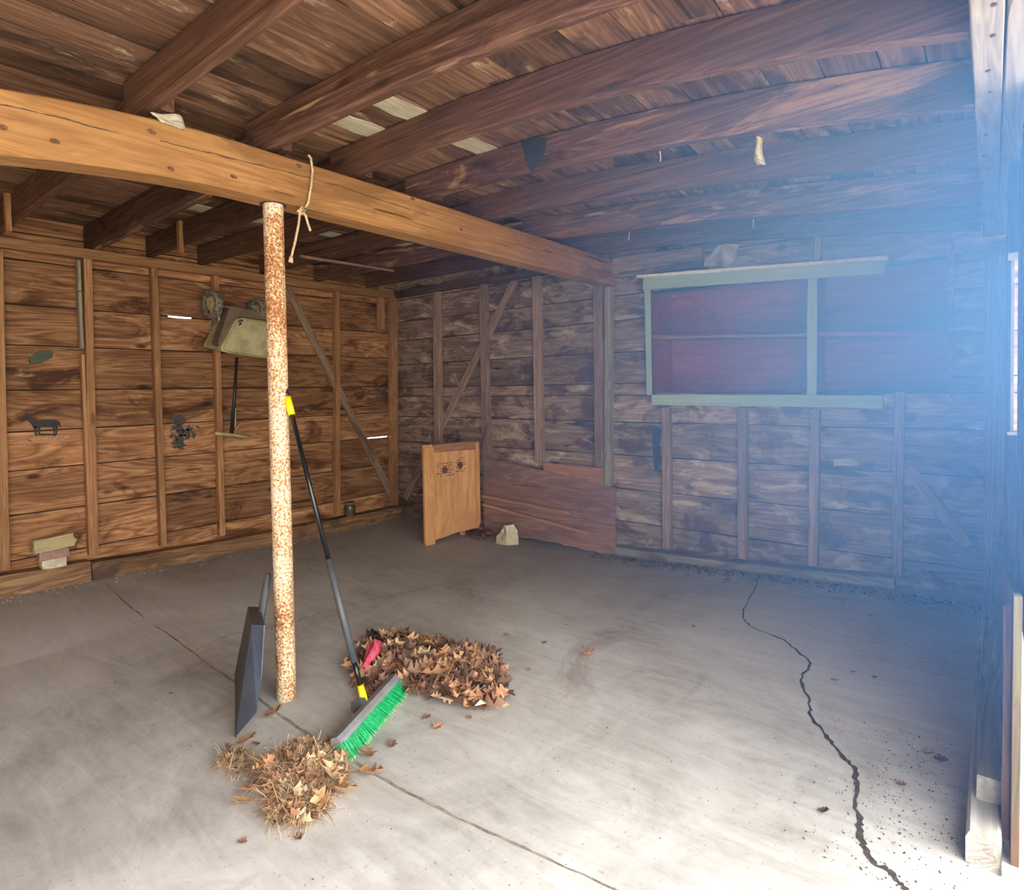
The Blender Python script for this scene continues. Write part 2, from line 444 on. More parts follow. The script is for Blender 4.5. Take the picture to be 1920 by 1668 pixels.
def siding(name, mat, along, plane, rows, a0, a1, inward, openings=(), notches=(), jit=.004, thick=.02, joints=()):
    """horizontal boards; along = 'X' or 'Y'; inward = +1/-1 direction of the room"""
    bm = bmesh.new(); rnd = []
    for r, (z0, z1) in enumerate(zip(rows, rows[1:])):
        segs = [(a0, a1)]
        for (o0, o1, oz0, oz1) in openings:
            if z0 < oz1 - .001 and z1 > oz0 + .001:
                ns = []
                for s0, s1 in segs:
                    if o0 > s0: ns.append((s0, min(o0, s1)))
                    if o1 < s1: ns.append((max(o1, s0), s1))
                segs = [s for s in ns if s[1] - s[0] > .01]
        js = [j for j in joints if j[0] == r]
        for _, jx in js:
            ns = []
            for s0, s1 in segs:
                if s0 < jx < s1: ns += [(s0, jx - .002), (jx + .002, s1)]
                else: ns.append((s0, s1))
            segs = ns
        for s0, s1 in segs:
            rv = random.random(); n = max(1, int((s1 - s0) / .09))
            cup = random.uniform(-.003, .006); off = random.uniform(-.004, .004)
            prev = None
            for i in range(n + 1):
                a = s0 + (s1 - s0) * i / n
                lo = z0 + .0045 + noise.noise(Vector((a * 1.7, r * 5.1, 2))) * jit * .5
                hi = z1 - .0045 + noise.noise(Vector((a * 1.7, r * 5.1 + 5.1, 7))) * jit * .5 - (noise.noise(Vector((a * .6, r, 1))) > .3) * .002
                for (nr, n0, n1, dep) in notches:
                    if nr == r and n0 < a < n1: hi -= dep * (0.6 + .5 * noise.noise(Vector((a * 25, 0, 0))))
                ring = []
                for (t, zz) in ((0, lo), (.5, (lo + hi) / 2), (1, hi)):
                    w = inward * (cup * (4 * (t - .5) ** 2) + off + noise.noise(Vector((a * 1.3, zz * 4, r))) * .003)
                    for d in (0, -inward * thick):
                        p = (plane + w + d)
                        ring.append(bm.verts.new((a, p, zz) if along == 'X' else (p, a, zz)))
                # ring: lo_f lo_b mid_f mid_b hi_f hi_b
                ring = [ring[0], ring[2], ring[4], ring[5], ring[3], ring[1]]
                if prev:
                    for k in range(6):
                        bm.faces.new((prev[k], prev[(k+1) % 6], ring[(k+1) % 6], ring[k])); rnd.append(rv)
                else: bm.faces.new(ring); rnd.append(rv)
                prev = ring
            bm.faces.new(prev[::-1]); rnd.append(rv)
    nback = 0
    for r, zz in enumerate(rows[1:-1]):
        a = a0
        while a < a1 - .001:
            b = min(a + .1, a1); m_ = (a + b) / 2
            hole = any(nr == r and n0 < m_ < n1 for nr, n0, n1, _ in notches) or any(o0 < m_ < o1 and oz0 + .01 < zz < oz1 - .01 for o0, o1, oz0, oz1 in openings)
            if not hole:
                p0, p1 = sorted((plane - inward * (thick + .012), plane - inward * (thick + .006)))
                p0, p1 = sorted((plane - inward * (thick + .014), plane - inward * (thick - .006)))
                add_box(bm, (a, p0, zz - .014), (b, p1, zz + .014)) if along == 'X' else add_box(bm, (p0, a, zz - .014), (p1, b, zz + .014))
                rnd += [.1] * 6; nback += 6
            a = b
    bm.faces.ensure_lookup_table()
    for f in bm.faces[len(bm.faces) - nback:] if nback else []: f.material_index = 1
    o = obj(name, bm, mat); o.data.materials.append(M['gap_shade'])
    set_attr(o, 'rnd', rnd)
    return o

lrows = [-1.62, -1.2, -.87, -.545, -.26, .045, .375, .672, 1.0, 1.2, 1.42]
wl_ = struct(siding('wall_left', M['left_siding'], 'Y', XL, lrows, -2.75, 4.86, 1,
      notches=[(6, 2.24, 2.46, .008), (2, 4.34, 4.64, .006)], joints=[(1, 2.12), (3, 1.62), (4, 2.63), (6, 1.6), (5, 3.86), (2, 3.86)]), 'brown horizontal board siding of the left garage wall')
# bright slit between two boards
brows = [-1.62, -1.2, -.91, -.61, -.315, .025, .30, .58, .82, 1.06, 1.42]
OPEN = (-2.27, -.215, -.08, .80)
bro = [-1.62, -1.2, -.91, -.61, -.315, -.08, .025, .30, .58, .80, 1.06, 1.42]
wb_ = struct(siding('wall_back', M['back_siding'], 'X', YB, bro, -5.6, .22, -1, openings=[OPEN],
      joints=[(2, -1.5), (4, -2.7), (7, -3.4), (8, -4.1), (1, -2.12), (3, -.98)]), 'greyish brown horizontal board siding of the back garage wall')

# deck: roof boards running away from the doorway wall to the back
bm = bmesh.new(); rnd = []; x = -5.75; k = 0
pale_spots = [fl(345, 380, 1.33), fl(480, 408, 1.33), fl(600, 432, 1.33), fl(745, 452, 1.33), fl(742, 205, 1.30), fl(890, 270, 1.32), fl(665, 240, 1.3)]
while x < 0.62:
    w = random.uniform(.13, .21); x1 = min(x + w, .64); prev = None; rv = random.random(); k += 1
    n = 62
    for i in range(n + 1):
        y = -2.75 + 7.75 * i / n
        if i % 14 == 7 + k % 5 and random.random() < .5: rv = random.random()
        zt = [zb(x + .002, y) + .172, zb(x1 - .002, y) + .172]
        d = noise.noise(Vector((k, y * .7, 0))) * .003
        ring = [bm.verts.new((x + .003, y, zt[0] + d)), bm.verts.new((x1 - .003, y, zt[1] + d)), bm.verts.new((x1 - .003, y, zt[1] + .022 + d)), bm.verts.new((x + .003, y, zt[0] + .022 + d))]
        if prev:
            for q in range(4): bm.faces.new((prev[q], prev[(q+1) % 4], ring[(q+1) % 4], ring[q])); rnd.append(rv)
        else: bm.faces.new(ring); rnd.append(rv)
        prev = ring
    bm.faces.new(prev[::-1]); rnd.append(rv)
    x = x1
deck = obj('ceiling', bm, M['deck']); set_attr(deck, 'rnd', rnd)
struct(deck, 'old roof deck boards above the joists')
bm = bmesh.new(); pv = None
for i in range(33):
    x = -5.75 + 6.4 * i / 32; row = [bm.verts.new((x, y, zb(x, y) + .203)) for y in [-2.75 + 7.75 * j / 30 for j in range(31)]]
    if pv:
        for a, b, c, d in zip(pv, pv[1:], row[1:], row): bm.faces.new((a, b, c, d))
    pv = row
bmesh.ops.solidify(bm, geom=bm.faces[:], thickness=-.02)
M['blocker'] = plain('dark_blocker', S((40, 36, 34)), 1.0)  # unseen sheet added above the deck so no sky shows through gaps
struct(obj('light_block_sheet', bm, M['blocker']), 'added dark felt over the deck boards')
M['pale_deck'] = wood('whitewashed_board', S((150, 142, 118)), S((196, 190, 164)), S((222, 218, 196)), 'Y', stain=S((120, 104, 82)), stain_at=.62, vary=.1, across=20)
for p in pale_spots:
    bm = bmesh.new()
    n = 6; prev = None
    for i in range(n + 1):
        y = p.y - .16 + .32 * i / n
        a, b_ = p.x - .07 + noise.noise(Vector((p.x, y * 9, 0))) * .02, p.x + .07 + noise.noise(Vector((p.x, y * 9, 5))) * .02
        ring = [bm.verts.new((xx, y, zb(xx, y) + zz)) for xx, zz in ((a, .163), (b_, .163), (b_, .170), (a, .170))]
        if prev:
            for q in range(4): bm.faces.new((prev[q], prev[(q+1) % 4], ring[(q+1) % 4], ring[q]))
        else: bm.faces.new(ring)
        prev = ring
    bm.faces.new(prev[::-1])
    o = obj('pale_board_patch', bm, M['pale_deck'], parent=deck); o['label'] = 'whitewashed patch of roof board'

# wall behind the viewer's side, and the doorway wall (solid from y 2.3 to the back)
bm = bmesh.new(); add_box(bm, (-5.7, -2.82, -1.62), (.6, -2.77, 1.5))
struct(obj('wall_near', bm, M['left_siding']), 'board wall at the near end of the garage')
bm = bmesh.new(); rnd = []
yy = 2.36; k = 0
while yy < 4.8:
    w = .148 if yy < 3.09 else .156
    far = yy > 3.2
    y1 = min(yy + w, 4.86)
    zlo = -.80 if yy < 2.9 else -1.55
    xa = .0605 if far else .0795
    add_box(bm, (xa + (k % 2) * .0015, yy + .001, zlo), (xa + .013, y1 - .001, .855)); rnd += [random.random()] * 6
    yy = y1; k += 1
    if 3.05 < yy < 3.2:
        # ragged gap between the door boards and the wall lets a streak of daylight in
        add_box(bm, (.050, yy, .50), (.096, 3.30, .855)); add_box(bm, (.050, yy, -1.55), (.096, 3.30, -.22)); rnd += [.5] * 12
        yy = 3.30
wr = obj('wall_right', bm, M['door']); set_attr(wr, 'rnd', rnd); struct(wr, 'dark vertical boards of the doorway side wall')
bm = bmesh.new(); add_box(bm, (.36, -2.75, .84), (.42, 2.4, 1.5)); add_box(bm, (.36, 2.36, -1.6), (.40, 4.86, -1.58))
struct(obj('trim_1', bm, M['header']), 'fascia board over the open doorway')

# header over the doorway, two boards, seen from underneath
hd = beam('header_beam', (-.012, -2.7, .95), (-.012, 4.64, .95), .065, .18, M['header'], jit=.001)
tag(hd, 'pale nail-studded inner header board running along the top of the doorway', 'beam')
for i, (u, v) in enumerate([(1864, 8), (1862, 66), (1853, 132), (1857, 172), (1849, 252), (1845, 292), (1843, 342), (1841, 380)]):
    p = fl(u, v, .859)
    bm = bmesh.new(); add_tube(bm, [(0, 0, 0), (0, 0, -.003)], .006, 8)
    o = obj('nail', bm, M['nail'], parent=hd); o.matrix_basis = WORLD[hd.name].inverted() @ Matrix.Translation(p)
h2 = beam('outer_header_board', (.19, -2.7, .95), (.19, 4.64, .95), .33, .18, M['header'], jit=.001)
tag(h2, 'wide pale stained outer header board beside the nail-studded one', 'beam')

# driveway outside
bm = bmesh.new()
for i in range(1): add_box(bm, (.302, -14, -1.66), (22, 18, -1.515))
struct(obj('driveway', bm, M['driveway']), 'sunlit pale driveway outside the doorway')
bm = bmesh.new(); add_box(bm, (-14, -14, -1.72), (.305, 18, -1.665))
M['ground'] = plain('ground_outside', S((168, 160, 140)), 1.0, S((140, 132, 108)), 4)
struct(obj('yard_ground', bm, M['ground']), 'ground around the garage')

# ------------------------------------------------------------------ girder, pole, joists
def gb(s):     # slight dip of the near end
    y = s - 2.7
    return -.09 * max(0, min(1.6, (1.35 - y) / .9)) ** 1.6 if y < 1.35 else 0
gd = beam('girder', (-2.675, -2.7, 1.0), (-2.675, 4.76, 1.0), .14, .22, M['girder'], bend=lambda s: gb(s), jit=.002, bev=.006)
tag(gd, 'thick orange-brown girder spanning the room on a rusty pole', 'beam')
def face_marks(name, pix_lists, w, parent, x=-2.6015, label=None):
    bm = bmesh.new(); mi = parent_world(parent).inverted()
    for pl in pix_lists:
        P = []
        for a, b in zip(pl, pl[1:]):
            for k in range(8):
                f = k / 8; P.append(px(a[0] + (b[0]-a[0]) * f, a[1] + (b[1]-a[1]) * f + random.uniform(-1.2, 1.2), x))
        prev = None
        for i, p in enumerate(P):
            h = w * random.uniform(.3, 1) / 2
            r = [bm.verts.new(mi @ (p + Vector((0, 0, -h)))), bm.verts.new(mi @ (p + Vector((0, 0, h))))]
            if prev: bm.faces.new((prev[0], r[0], r[1], prev[1]))
            prev = r
    o = obj(name, bm, M['crack'], parent=parent)
    if label: o['label'] = label
face_marks('split', [[(0, 195), (118, 222), (161, 235), (230, 250)], [(300, 264), (403, 289), (520, 318), (638, 349), (774, 395), (841, 416)]], .0045, gd, label='long drying split in the girder face')
M['knot'] = plain('dark_knot', S((84, 56, 36)), .9, S((122, 84, 50)), 60)
for (u, v) in [(102, 265), (285, 247), (321, 317), (438, 331), (561, 311), (774, 373), (865, 430), (5, 238)]:
    bm = bmesh.new(); c = px(u, v, -2.6012); mi = parent_world(gd).inverted()
    bm.faces.new([bm.verts.new(mi @ (c + Vector((0, .016 * math.cos(a) * random.uniform(.7, 1.2), .010 * math.sin(a) * random.uniform(.7, 1.2))))) for a in [k * math.pi / 5 for k in range(10)]])
    obj('knot', bm, M['knot'], parent=gd)

pole_b, pole_t = Vector((-2.70, 1.575, -1.5)), Vector((-2.675, 1.56, .893))
pole = empty('support_pole', pole_b); WORLD[pole.name] = Matrix.Translation(pole_b)
bm = bmesh.new()
n = 60; add_tube(bm, [pole_b.lerp(pole_t, i / n) - pole_b for i in range(n + 1)], [.046 + .0012 * noise.noise(Vector((0, 0, i * .9))) for i in range(n + 1)], 28)
obj('shaft', bm, M['rust'], parent=pole, smooth=False)
bm = bmesh.new(); q = pole_t - pole_b; add_tube(bm, [q - Vector((0, 0, .006)), q + Vector((0, 0, .004))], .06, 24); o = obj('cap_plate', bm, M['nail'], parent=pole)
tag(pole, 'rusty white-flaked steel pole propping up the orange girder', 'pole')

JY = {'A': 1.03, 'B': 1.56, 'C': 2.04, 'D': 2.58, 'E': 3.17, 'F': 3.78, 'G': 4.36}
JLAB = {'A': 'dark brown ceiling joist right of the girder, nearest the viewer at the top', 'B': 'dark joist right of the girder with a second board nailed along its lower edge',
        'C': 'smooth dark joist right of the girder with a round knot near the doorway', 'D': 'joist with a large bleached streak and a black notch-shaped patch',
        'E': 'joist right of the girder, just behind the bleached and black-patched joist', 'F': 'stained joist second from the back wall, with pale blotches along its right part', 'G': 'very dark joist right of the girder tight against the back wall'}
joists = {}
for n_, y in JY.items():
    p0 = Vector((-2.86, y, zb(-2.86, y) + .083)); p1 = Vector((-.05, y, zb(-2.86, y) + .083))
    z00 = zb(-2.86, y)
    jo = beam('ceiling_joist', p0, p1, .05, .165, M['joist_pale'] if n_ in 'DF' else M['joist'], bend=lambda s, y=y, z00=z00: zb(-2.86 + s, y) - z00, jit=.002)
    tag(jo, JLAB[n_], 'joist', 'ceiling joists'); joists[n_] = jo
jb = JY['B']
sis = beam('sister_board', (-2.86, jb - .05, zb(-2.86, jb) + .02), (-.05, jb - .05, zb(-2.86, jb) + .02), .045, .085, M['joist_pale'],
     bend=lambda s: zb(-2.86 + s, jb) - zb(-2.86, jb), jit=.002)
sis['label'] = 'paler board nailed to the lower edge'
_m = WORLD[sis.name]; sis.parent = joists['B']; sis.matrix_basis = WORLD[joists['B'].name].inverted() @ _m
# flat dark patch on joist D
def decal(name, mat, pts3, parent, label=None, normal=(0, -1, 0), t=.002):
    bm = bmesh.new(); nrm = Vector(normal) * t
    a = [bm.verts.new(p) for p in pts3]; b = [bm.verts.new(p + nrm) for p in pts3]
    bm.faces.new(b); bm.faces.new(a[::-1]); k = len(a)
    for i in range(k): bm.faces.new((a[i], a[(i+1) % k], b[(i+1) % k], b[i]))
    bmesh.ops.triangulate(bm, faces=[f for f in bm.faces if len(f.verts) > 4])
    o = obj(name, bm, mat, parent=parent)
    if parent is not None: o.matrix_basis = parent_world(parent).inverted()
    if label: o['label'] = label
    return o
decal('stain', M['blue_dark'], [py(u, v, JY['D'] - .0265) for u, v in [(978, 262), (1004, 257), (1025, 259), (1022, 285), (1010, 310), (998, 323), (992, 318), (986, 300), (988, 285), (984, 272)]], joists['D'], 'black notch-shaped patch')

KY = {'1': 1.10, '2': 1.66, '3': 2.10, '4': 2.52, '5': 3.10, '6': 3.70, '7': 4.36}
KL = {'1': 'dark joist left of the girder at the left edge, with a short hanger board', '2': 'dark joist left of the girder ending above the stud with nailed side blocks', '3': 'dark joist left of the girder carrying a hanger board, near the pole',
      '4': 'dark joist left of the girder passing just left of the rusty pole', '5': 'dark joist left of the girder passing behind the rusty pole', '6': 'greyish bleached joist left of the girder, second from the back wall', '7': 'dark joist left of the girder lying against the back wall'}
kj = {}
for n_, y in KY.items():
    o = beam('ceiling_joist', (-5.55, y, 1.232 if n_ != '7' else 1.25), (-2.63, JY['ABCDEFG'[int(n_) - 1]] + .053, 1.232), .05, .165, M['joist_pale'] if n_ == '6' else M['joist'], jit=.002)
    tag(o, KL[n_], 'joist', 'ceiling joists'); kj[n_] = o
k2b = beam('sister_board', (-5.5, 1.71, 1.19), (-2.74, JY['B'] + .102, 1.19), .045, .09, M['joist_pale']); _m = WORLD[k2b.name]
k2b.parent = kj['2']; k2b.matrix_basis = WORLD[kj['2'].name].inverted() @ _m
for n_, x in (('1', -5.0), ('3', -4.85)):
    y = KY[n_] - .045
    beam('hanger_board', (x, y, 1.07), (x, y, 1.315), .05, .03, M['stud'], up=(0, 1, 0), parent=kj[n_])
o = beam('ceiling_lath', (-4.497, 2.853, 1.125), (-4.435, 3.793, 1.125), .03, .018, M['stud_grey']); tag(o, 'thin wooden lath nailed under the joists behind the rusty pole', 'lath')

# ------------------------------------------------------------------ wall framing
XS = -5.51   # front face plane of studs on the left wall (studs .055 deep)
def left_stud(name, top, bot, w, mat, label, group='wall studs on the left wall', xf=XS, depth=.062):
    a = px(bot[0], bot[1], xf); b = px(top[0], top[1], xf)
    a.x = b.x = xf - depth / 2
    b.z = min(b.z, 1.115)
    o = beam(name, a, b, w, depth, mat, up=(1, 0, 0), jit=.0015)
    if label: tag(o, label, 'stud', group)
    return o
def back_stud(name, top, bot, w, mat, label, group='wall studs on the back wall', yf=4.70, depth=.062):
    a = py(bot[0], bot[1], yf); b = py(top[0], top[1], yf)
    a.y = b.y = yf + depth / 2
    o = beam(name, a, b, w, depth, mat, up=(0, -1, 0), jit=.0015)
    if label: tag(o, label, 'stud', group)
    return o
left_stud('wall_stud', (-3, 470), (10, 1069), .055, M['stud'], 'upright wall stud at the very left edge of the photo')
s1 = left_stud('wall_stud', (165, 470), (178, 1040), .055, M['stud'], 'left-wall stud with short boards nailed along its left side, right of the donkey')
left_stud('wall_stud', (289, 478), (308, 1023), .05, M['stud'], 'left-wall stud just left of the dark blue paint splotch')
left_stud('wall_stud', (405, 488), (418, 1004), .05, M['stud'], 'left-wall stud behind the wheel of the hanging spreader')
left_stud('wall_stud', (633, 520), (635, 963), .055, M['stud'], 'left-wall stud crossed by the long diagonal brace')
left_stud('corner_post', (739, 520), (741, 944), .10, M['stud'], 'square corner post where the left and back walls meet', group=None)
for (t, b) in (((150, 488), (152, 545)), ((152, 547), (157, 652)), ((158, 664), (173, 1040))):
    a_ = px(b[0] - 2, b[1], XS); c_ = px(t[0] - 2, t[1], XS); a_.x = c_.x = XS - .025
    beam('nailed_block', a_, c_, .024, .05, M['stud_green'] if t[1] < 600 else M['stud'], up=(1, 0, 0), parent=s1)
a_ = px(716, 618, XS); c_ = px(716, 532, XS); a_.x = c_.x = XS - .02
tag(beam('short_nailer', a_, c_, .10, .03, M['stud'], up=(1, 0, 0)), 'short board nailed near the top of the left wall beside the corner', 'board')
a_ = px(741, 942, XS - .04); c_ = px(527, 517, XS - .04); 
tag(beam('diagonal_brace', a_, c_, .085, .02, M['stud_grey'], up=(1, 0, 0)), 'long diagonal board brace on the left wall running down to the corner', 'brace')

back_stud('wall_stud', (816, 521), (820, 1000), .085, M['stud_grey'], 'back-wall stud nearest the corner, ending behind the leaning plywood box side')
back_stud('wall_stud', (903, 511), (910, 876), .085, M['stud_grey'], 'back-wall stud whose foot sits on the sheet of old plywood beside the orange panel')
back_stud('wall_stud', (1003, 499), (1009, 868), .085, M['stud_grey'], 'back-wall stud beside the upper end of the diagonal brace')
o = back_stud('wall_stud', (1120, 530), (1123, 900), .09, M['stud_grey'], 'brown back-wall stud directly under the end of the girder')
back_stud('wall_stud', (1139, 538), (1139, 911), .065, M['stud_green'], 'pale greyish-green stud under the girder end, right half of the doubled pair')
back_stud('wall_stud', (1247, 765), (1249, 1028), .068, M['stud_grey'], 'leftmost stud below the green-framed shelf recess')
back_stud('wall_stud', (1391, 765), (1391, 1048), .068, M['stud_grey'], 'second stud from the left below the green-framed shelf recess')
back_stud('wall_stud', (1528, 768), (1523, 1061), .062, M['stud_grey'], 'stud below the middle upright of the green-framed shelf recess')
back_stud('wall_stud', (1686, 735), (1681, 1078), .06, M['stud_grey'], 'stud below the right end of the maroon recess, beside the dark corner')
back_stud('wall_stud', (1534, 440), (1532, 488), .045, M['stud_grey'], 'short stud above the green shelf frame')
# braces on the back wall: one board crossing behind the studs
pa = py(760, 934, 4.755); pb = py(978, 502, 4.755)
tag(beam('diagonal_brace', pa, pb, .085, .02, M['stud_grey'], up=(0, -1, 0)), 'diagonal board brace on the back wall rising from the corner behind the studs', 'brace')
pa = py(1812, 1023, 4.74); pb = py(1701, 876, 4.74)
tag(beam('diagonal_brace', pa, pb, .08, .02, M['stud_grey'], up=(0, -1, 0)), 'short diagonal brace low on the back wall at the dark right corner', 'brace')
# plates
tag(beam('top_plate', (-5.53, -2.7, 1.085), (-5.53, 4.7, 1.105), .085, .075, M['stud'], up=(0, 0, 1)), 'long top plate beam along the left wall under the joist ends', 'beam')
tag(beam('top_plate', (-2.6, 4.73, 1.035), (-1.80, 4.73, 1.02), .05, .175, M['stud_grey'], up=(0, 0, 1)), 'grey plank on the back wall right of the girder end', 'beam')
tag(beam('top_plate', (-5.45, 4.72, 1.115), (-2.76, 4.72, 1.105), .06, .075, M['joist'], up=(0, 0, 1)), 'dark plate along the top of the back wall left of the girder', 'beam')
# bottom sills (real height profile of the heaved slab)
def sill(name, pts, w, h, mat, label):
    bm = bmesh.new(); prev = None; n = 40
    for i in range(n + 1):
        t = i / n; k = t * (len(pts) - 1); a = int(min(k, len(pts) - 2)); f = k - a
        p = Vector(pts[a]).lerp(Vector(pts[a+1]), f)
        d = (Vector(pts[-1]) - Vector(pts[0])).normalized(); s = Vector((-d.y, d.x, 0))
        if prev is None: org = Vector(pts[0])
        ring = []
        j = [noise.noise(Vector((i * .35, c * 3, h * 50))) * .006 for c in range(4)]
        zf = floor_z(p.x, p.y) - .02
        for c, (ww, zz) in enumerate(((-w/2, zf), (w/2, zf), (w/2 + j[2], p.z + j[0]), (-w/2 + j[3], p.z + j[1]))):
            q = p + s * ww; q.z = zz; ring.append(q)
        prev = prev or []
        prev.append(ring)
    m, L = frame(pts[0], (pts[-1][0], pts[-1][1], pts[0][2]), (0, 0, 1)); mi = m.inverted()
    V = [[bm.verts.new(mi @ q) for q in r] for r in prev]
    for a, b in zip(V, V[1:]):
        for q in range(4): bm.faces.new((a[q], a[(q+1) % 4], b[(q+1) % 4], b[q]))
    bm.faces.new(V[0][::-1]); bm.faces.new(V[-1])
    o = obj(name, bm, mat); o.matrix_world = m; WORLD[o.name] = m
    return tag(o, label, 'sill beam')
sill('bottom_sill', [(-5.50, 1.58, -1.30), (-5.50, 2.6, -1.345), (-5.50, 3.6, -1.36), (-5.50, 4.70, -1.375)], .12, .1, M['sill'], 'weathered bottom sill along the left wall from the bricks to the corner')
sill('bottom_sill', [(-5.50, -2.7, -1.24), (-5.50, 0, -1.24), (-5.50, .9, -1.255), (-5.50, 1.572, -1.285)], .12, .1, M['sill'], 'weathered bottom sill along the left wall at the left edge, under the bricks')
sill('bottom_sill', [(-2.62, 4.71, -1.41), (-1.8, 4.71, -1.385), (-1.1, 4.71, -1.345), (-.5, 4.71, -1.305)], .12, .1, M['sill_grey'], 'pale grey bottom sill along the back wall under the shelf recess')

# ------------------------------------------------------------------ recessed shelf in the back wall
rc = empty('recessed_shelf', (-1.24, 4.78, -.08)); WORLD[rc.name] = Matrix.Translation((-1.24, 4.78, -.08))
def rbox(name, lo, hi, mat, parent=rc, rnd=None):
    c = (Vector(lo) + Vector(hi)) / 2; bm = bmesh.new(); add_box(bm, Vector(lo) - c, Vector(hi) - c)
    bmesh.ops.bevel(bm, geom=bm.edges[:], offset=.002, segments=1, affect='EDGES')
    o = obj(name, bm, mat, parent=parent)
    o.matrix_basis = parent_world(parent).inverted() @ Matrix.Translation(c) if parent is not None else Matrix.Translation(c)
    WORLD[o.name] = Matrix.Translation(c)
    return o
xl, xr, z0, z1, yb = -2.27, -.205, -.085, .80, 5.20
rbox('back_panel', (xl - .03, yb - .004, z0 - .02), (xr + .03, yb + .015, z1 + .1), M['maroon'])
rbox('side_panel', (xl - .02, 4.735, z0 - .02), (xl, yb, z1 + .1), M['maroon'])
rbox('side_panel', (xr, 4.765, z0 - .02), (xr + .015, yb, z1 + .1), M['maroon'])
rbox('top_panel', (xl, 4.80, z1 + .02), (xr, yb, z1 + .04), M['maroon'])
rbox('bottom_panel', (xl, 4.80, z0 - .02), (xr, yb, z0), M['maroon'])
rbox('divider', (-1.045, 4.72, z0), (-1.015, yb, z1 + .02), M['maroon'])
beam('shelf_board', (xl, 4.95, .418), (-1.03, 4.95, .350), .46, .022, M['maroon'], parent=rc)
beam('shelf_board', (-1.02, 4.95, .352), (xr, 4.95, .298), .46, .030, M['maroon'], parent=rc)
beam('shelf_edge', (-2.215, 4.715, .405), (-1.025, 4.715, .345), .012, .024, M['shelf_edge'], parent=rc)
# face frame, pale green paint
YF = 4.68
beam('top_rail', py(1207, 532, YF), py(1661, 499, YF), .025, .10, M['green_paint'], parent=rc, up=(0, 0, 1))
beam('ledge', py(1197, 519, YF - .01), py(1663, 484, YF - .01), .07, .022, M['white_edge'], parent=rc)
beam('bottom_rail', py(1223, 749, YF), py(1656, 753, YF), .03, .085, M['green_paint'], parent=rc)
beam('stile', py(1218, 740, YF + .01), py(1214, 538, YF + .01), .05, .022, M['green_paint'], parent=rc, up=(0, -1, 0))
beam('stile', py(1522, 742, YF + .005), py(1524, 515, YF + .005), .062, .022, M['green_paint'], parent=rc, up=(0, -1, 0))
beam('bottom_ledge', py(1232, 738, YF + .03), py(1655, 742, YF + .03), .06, .012, M['shelf_edge'], parent=rc)
tag(rc, 'maroon recessed wall shelf with a pale green face frame covering its left half', 'shelf')

# ------------------------------------------------------------------ paint marks on the left wall
XP = XL + .013
def wall_paint(name, mat, pix, label):
    return decal(name, mat, [px(u, v, XP) for u, v in pix], wl_, label, normal=(1, 0, 0), t=.003)
def multi(name, mat, polys, label):
    bm = bmesh.new(); mi = parent_world(wl_).inverted()
    for k, pl in enumerate(polys):
        f = bm.faces.new([bm.verts.new(mi @ px(u, v, XP + .0004 * (k % 5))) for u, v in pl])
    o = obj(name, bm, mat, parent=wl_); o['label'] = label; return o
multi('donkey_silhouette', M['black_paint'], [[(56, 784), (68, 787), (92, 786), (106, 787), (110, 793), (108, 802), (96, 801), (80, 801), (68, 803), (60, 798)],
  [(50, 780), (56, 781), (64, 788), (64, 797), (58, 795), (52, 787)], [(38, 788), (42, 783), (50, 778), (54, 781), (54, 787), (47, 788), (40, 792)], [(48, 780), (48, 772), (51, 776), (52, 780)], [(52, 780), (53, 773), (55, 777), (55, 781)],
  [(62, 798), (69, 800), (68, 808), (71, 816), (66, 816), (64, 808)], [(70, 800), (76, 801), (75, 815), (71, 815), (72, 807)], [(98, 800), (103, 801), (103, 812), (106, 818), (101, 818), (100, 808)], [(103, 799), (109, 800), (107, 815), (104, 815), (105, 806)], [(107, 788), (112, 791), (115, 800), (112, 800), (108, 793)], [(74, 812), (104, 813), (104, 816), (74, 816)]], 'black painted donkey silhouette')
def blob(pix, n=5, j=3.0):
    out = []
    for i, p in enumerate(pix):
        q = pix[(i+1) % len(pix)]
        for k in range(n):
            f = k / n; out.append((p[0] + (q[0]-p[0]) * f + random.uniform(-j, j), p[1] + (q[1]-p[1]) * f + random.uniform(-j, j)))
    return out
random.seed(77); pp = []
for _ in range(130):
    f = random.random(); u = random.gauss(334, 6) if f < .75 else random.gauss(350, 8); v = random.uniform(780, 840) if f < .75 else random.uniform(800, 820)
    a = random.uniform(0, 3.1); l = random.uniform(3, 8); w = random.uniform(1.5, 4)
    du, dv = math.cos(a) * l, math.sin(a) * l; pu, pv_ = -math.sin(a) * w, math.cos(a) * w
    pp.append([(u - du, v - dv), (u + pu, v + pv_), (u + du, v + dv), (u - pu, v - pv_)])
multi('paint_splotch', plain('slate_blue_paint', S((52, 58, 66)), .7, S((84, 74, 66)), 50), pp, 'dark slate-blue paint splotch')
wall_paint('paint_smear', M['green_smear'], blob([(53, 672), (75, 658), (98, 658), (96, 670), (78, 681), (56, 681)], 4, 1.5), 'dark green paint smear')
wall_paint('bleached_mark', plain('pale_mark', S((196, 150, 116)), .9, S((150, 110, 80)), 60), blob([(50, 822), (128, 816), (130, 822), (60, 828)], 5, 1), 'scraped pale mark under the donkey')
decal('white_paint_mark', plain('cream_paint_mark', S((196, 196, 168)), .9, S((150, 146, 128)), 90), [py(u, v, YB - .015) for u, v in blob([(1562, 862), (1606, 858), (1608, 872), (1564, 873)], 4, 1.3)], wb_, 'cream paint brush mark')
decal('dark_stain', M['blue_dark'], [py(u, v, YB - .015) for u, v in blob([(1224, 800), (1237, 800), (1237, 878), (1226, 880)], 4, 1.3)], wb_, 'dark green-black stain')
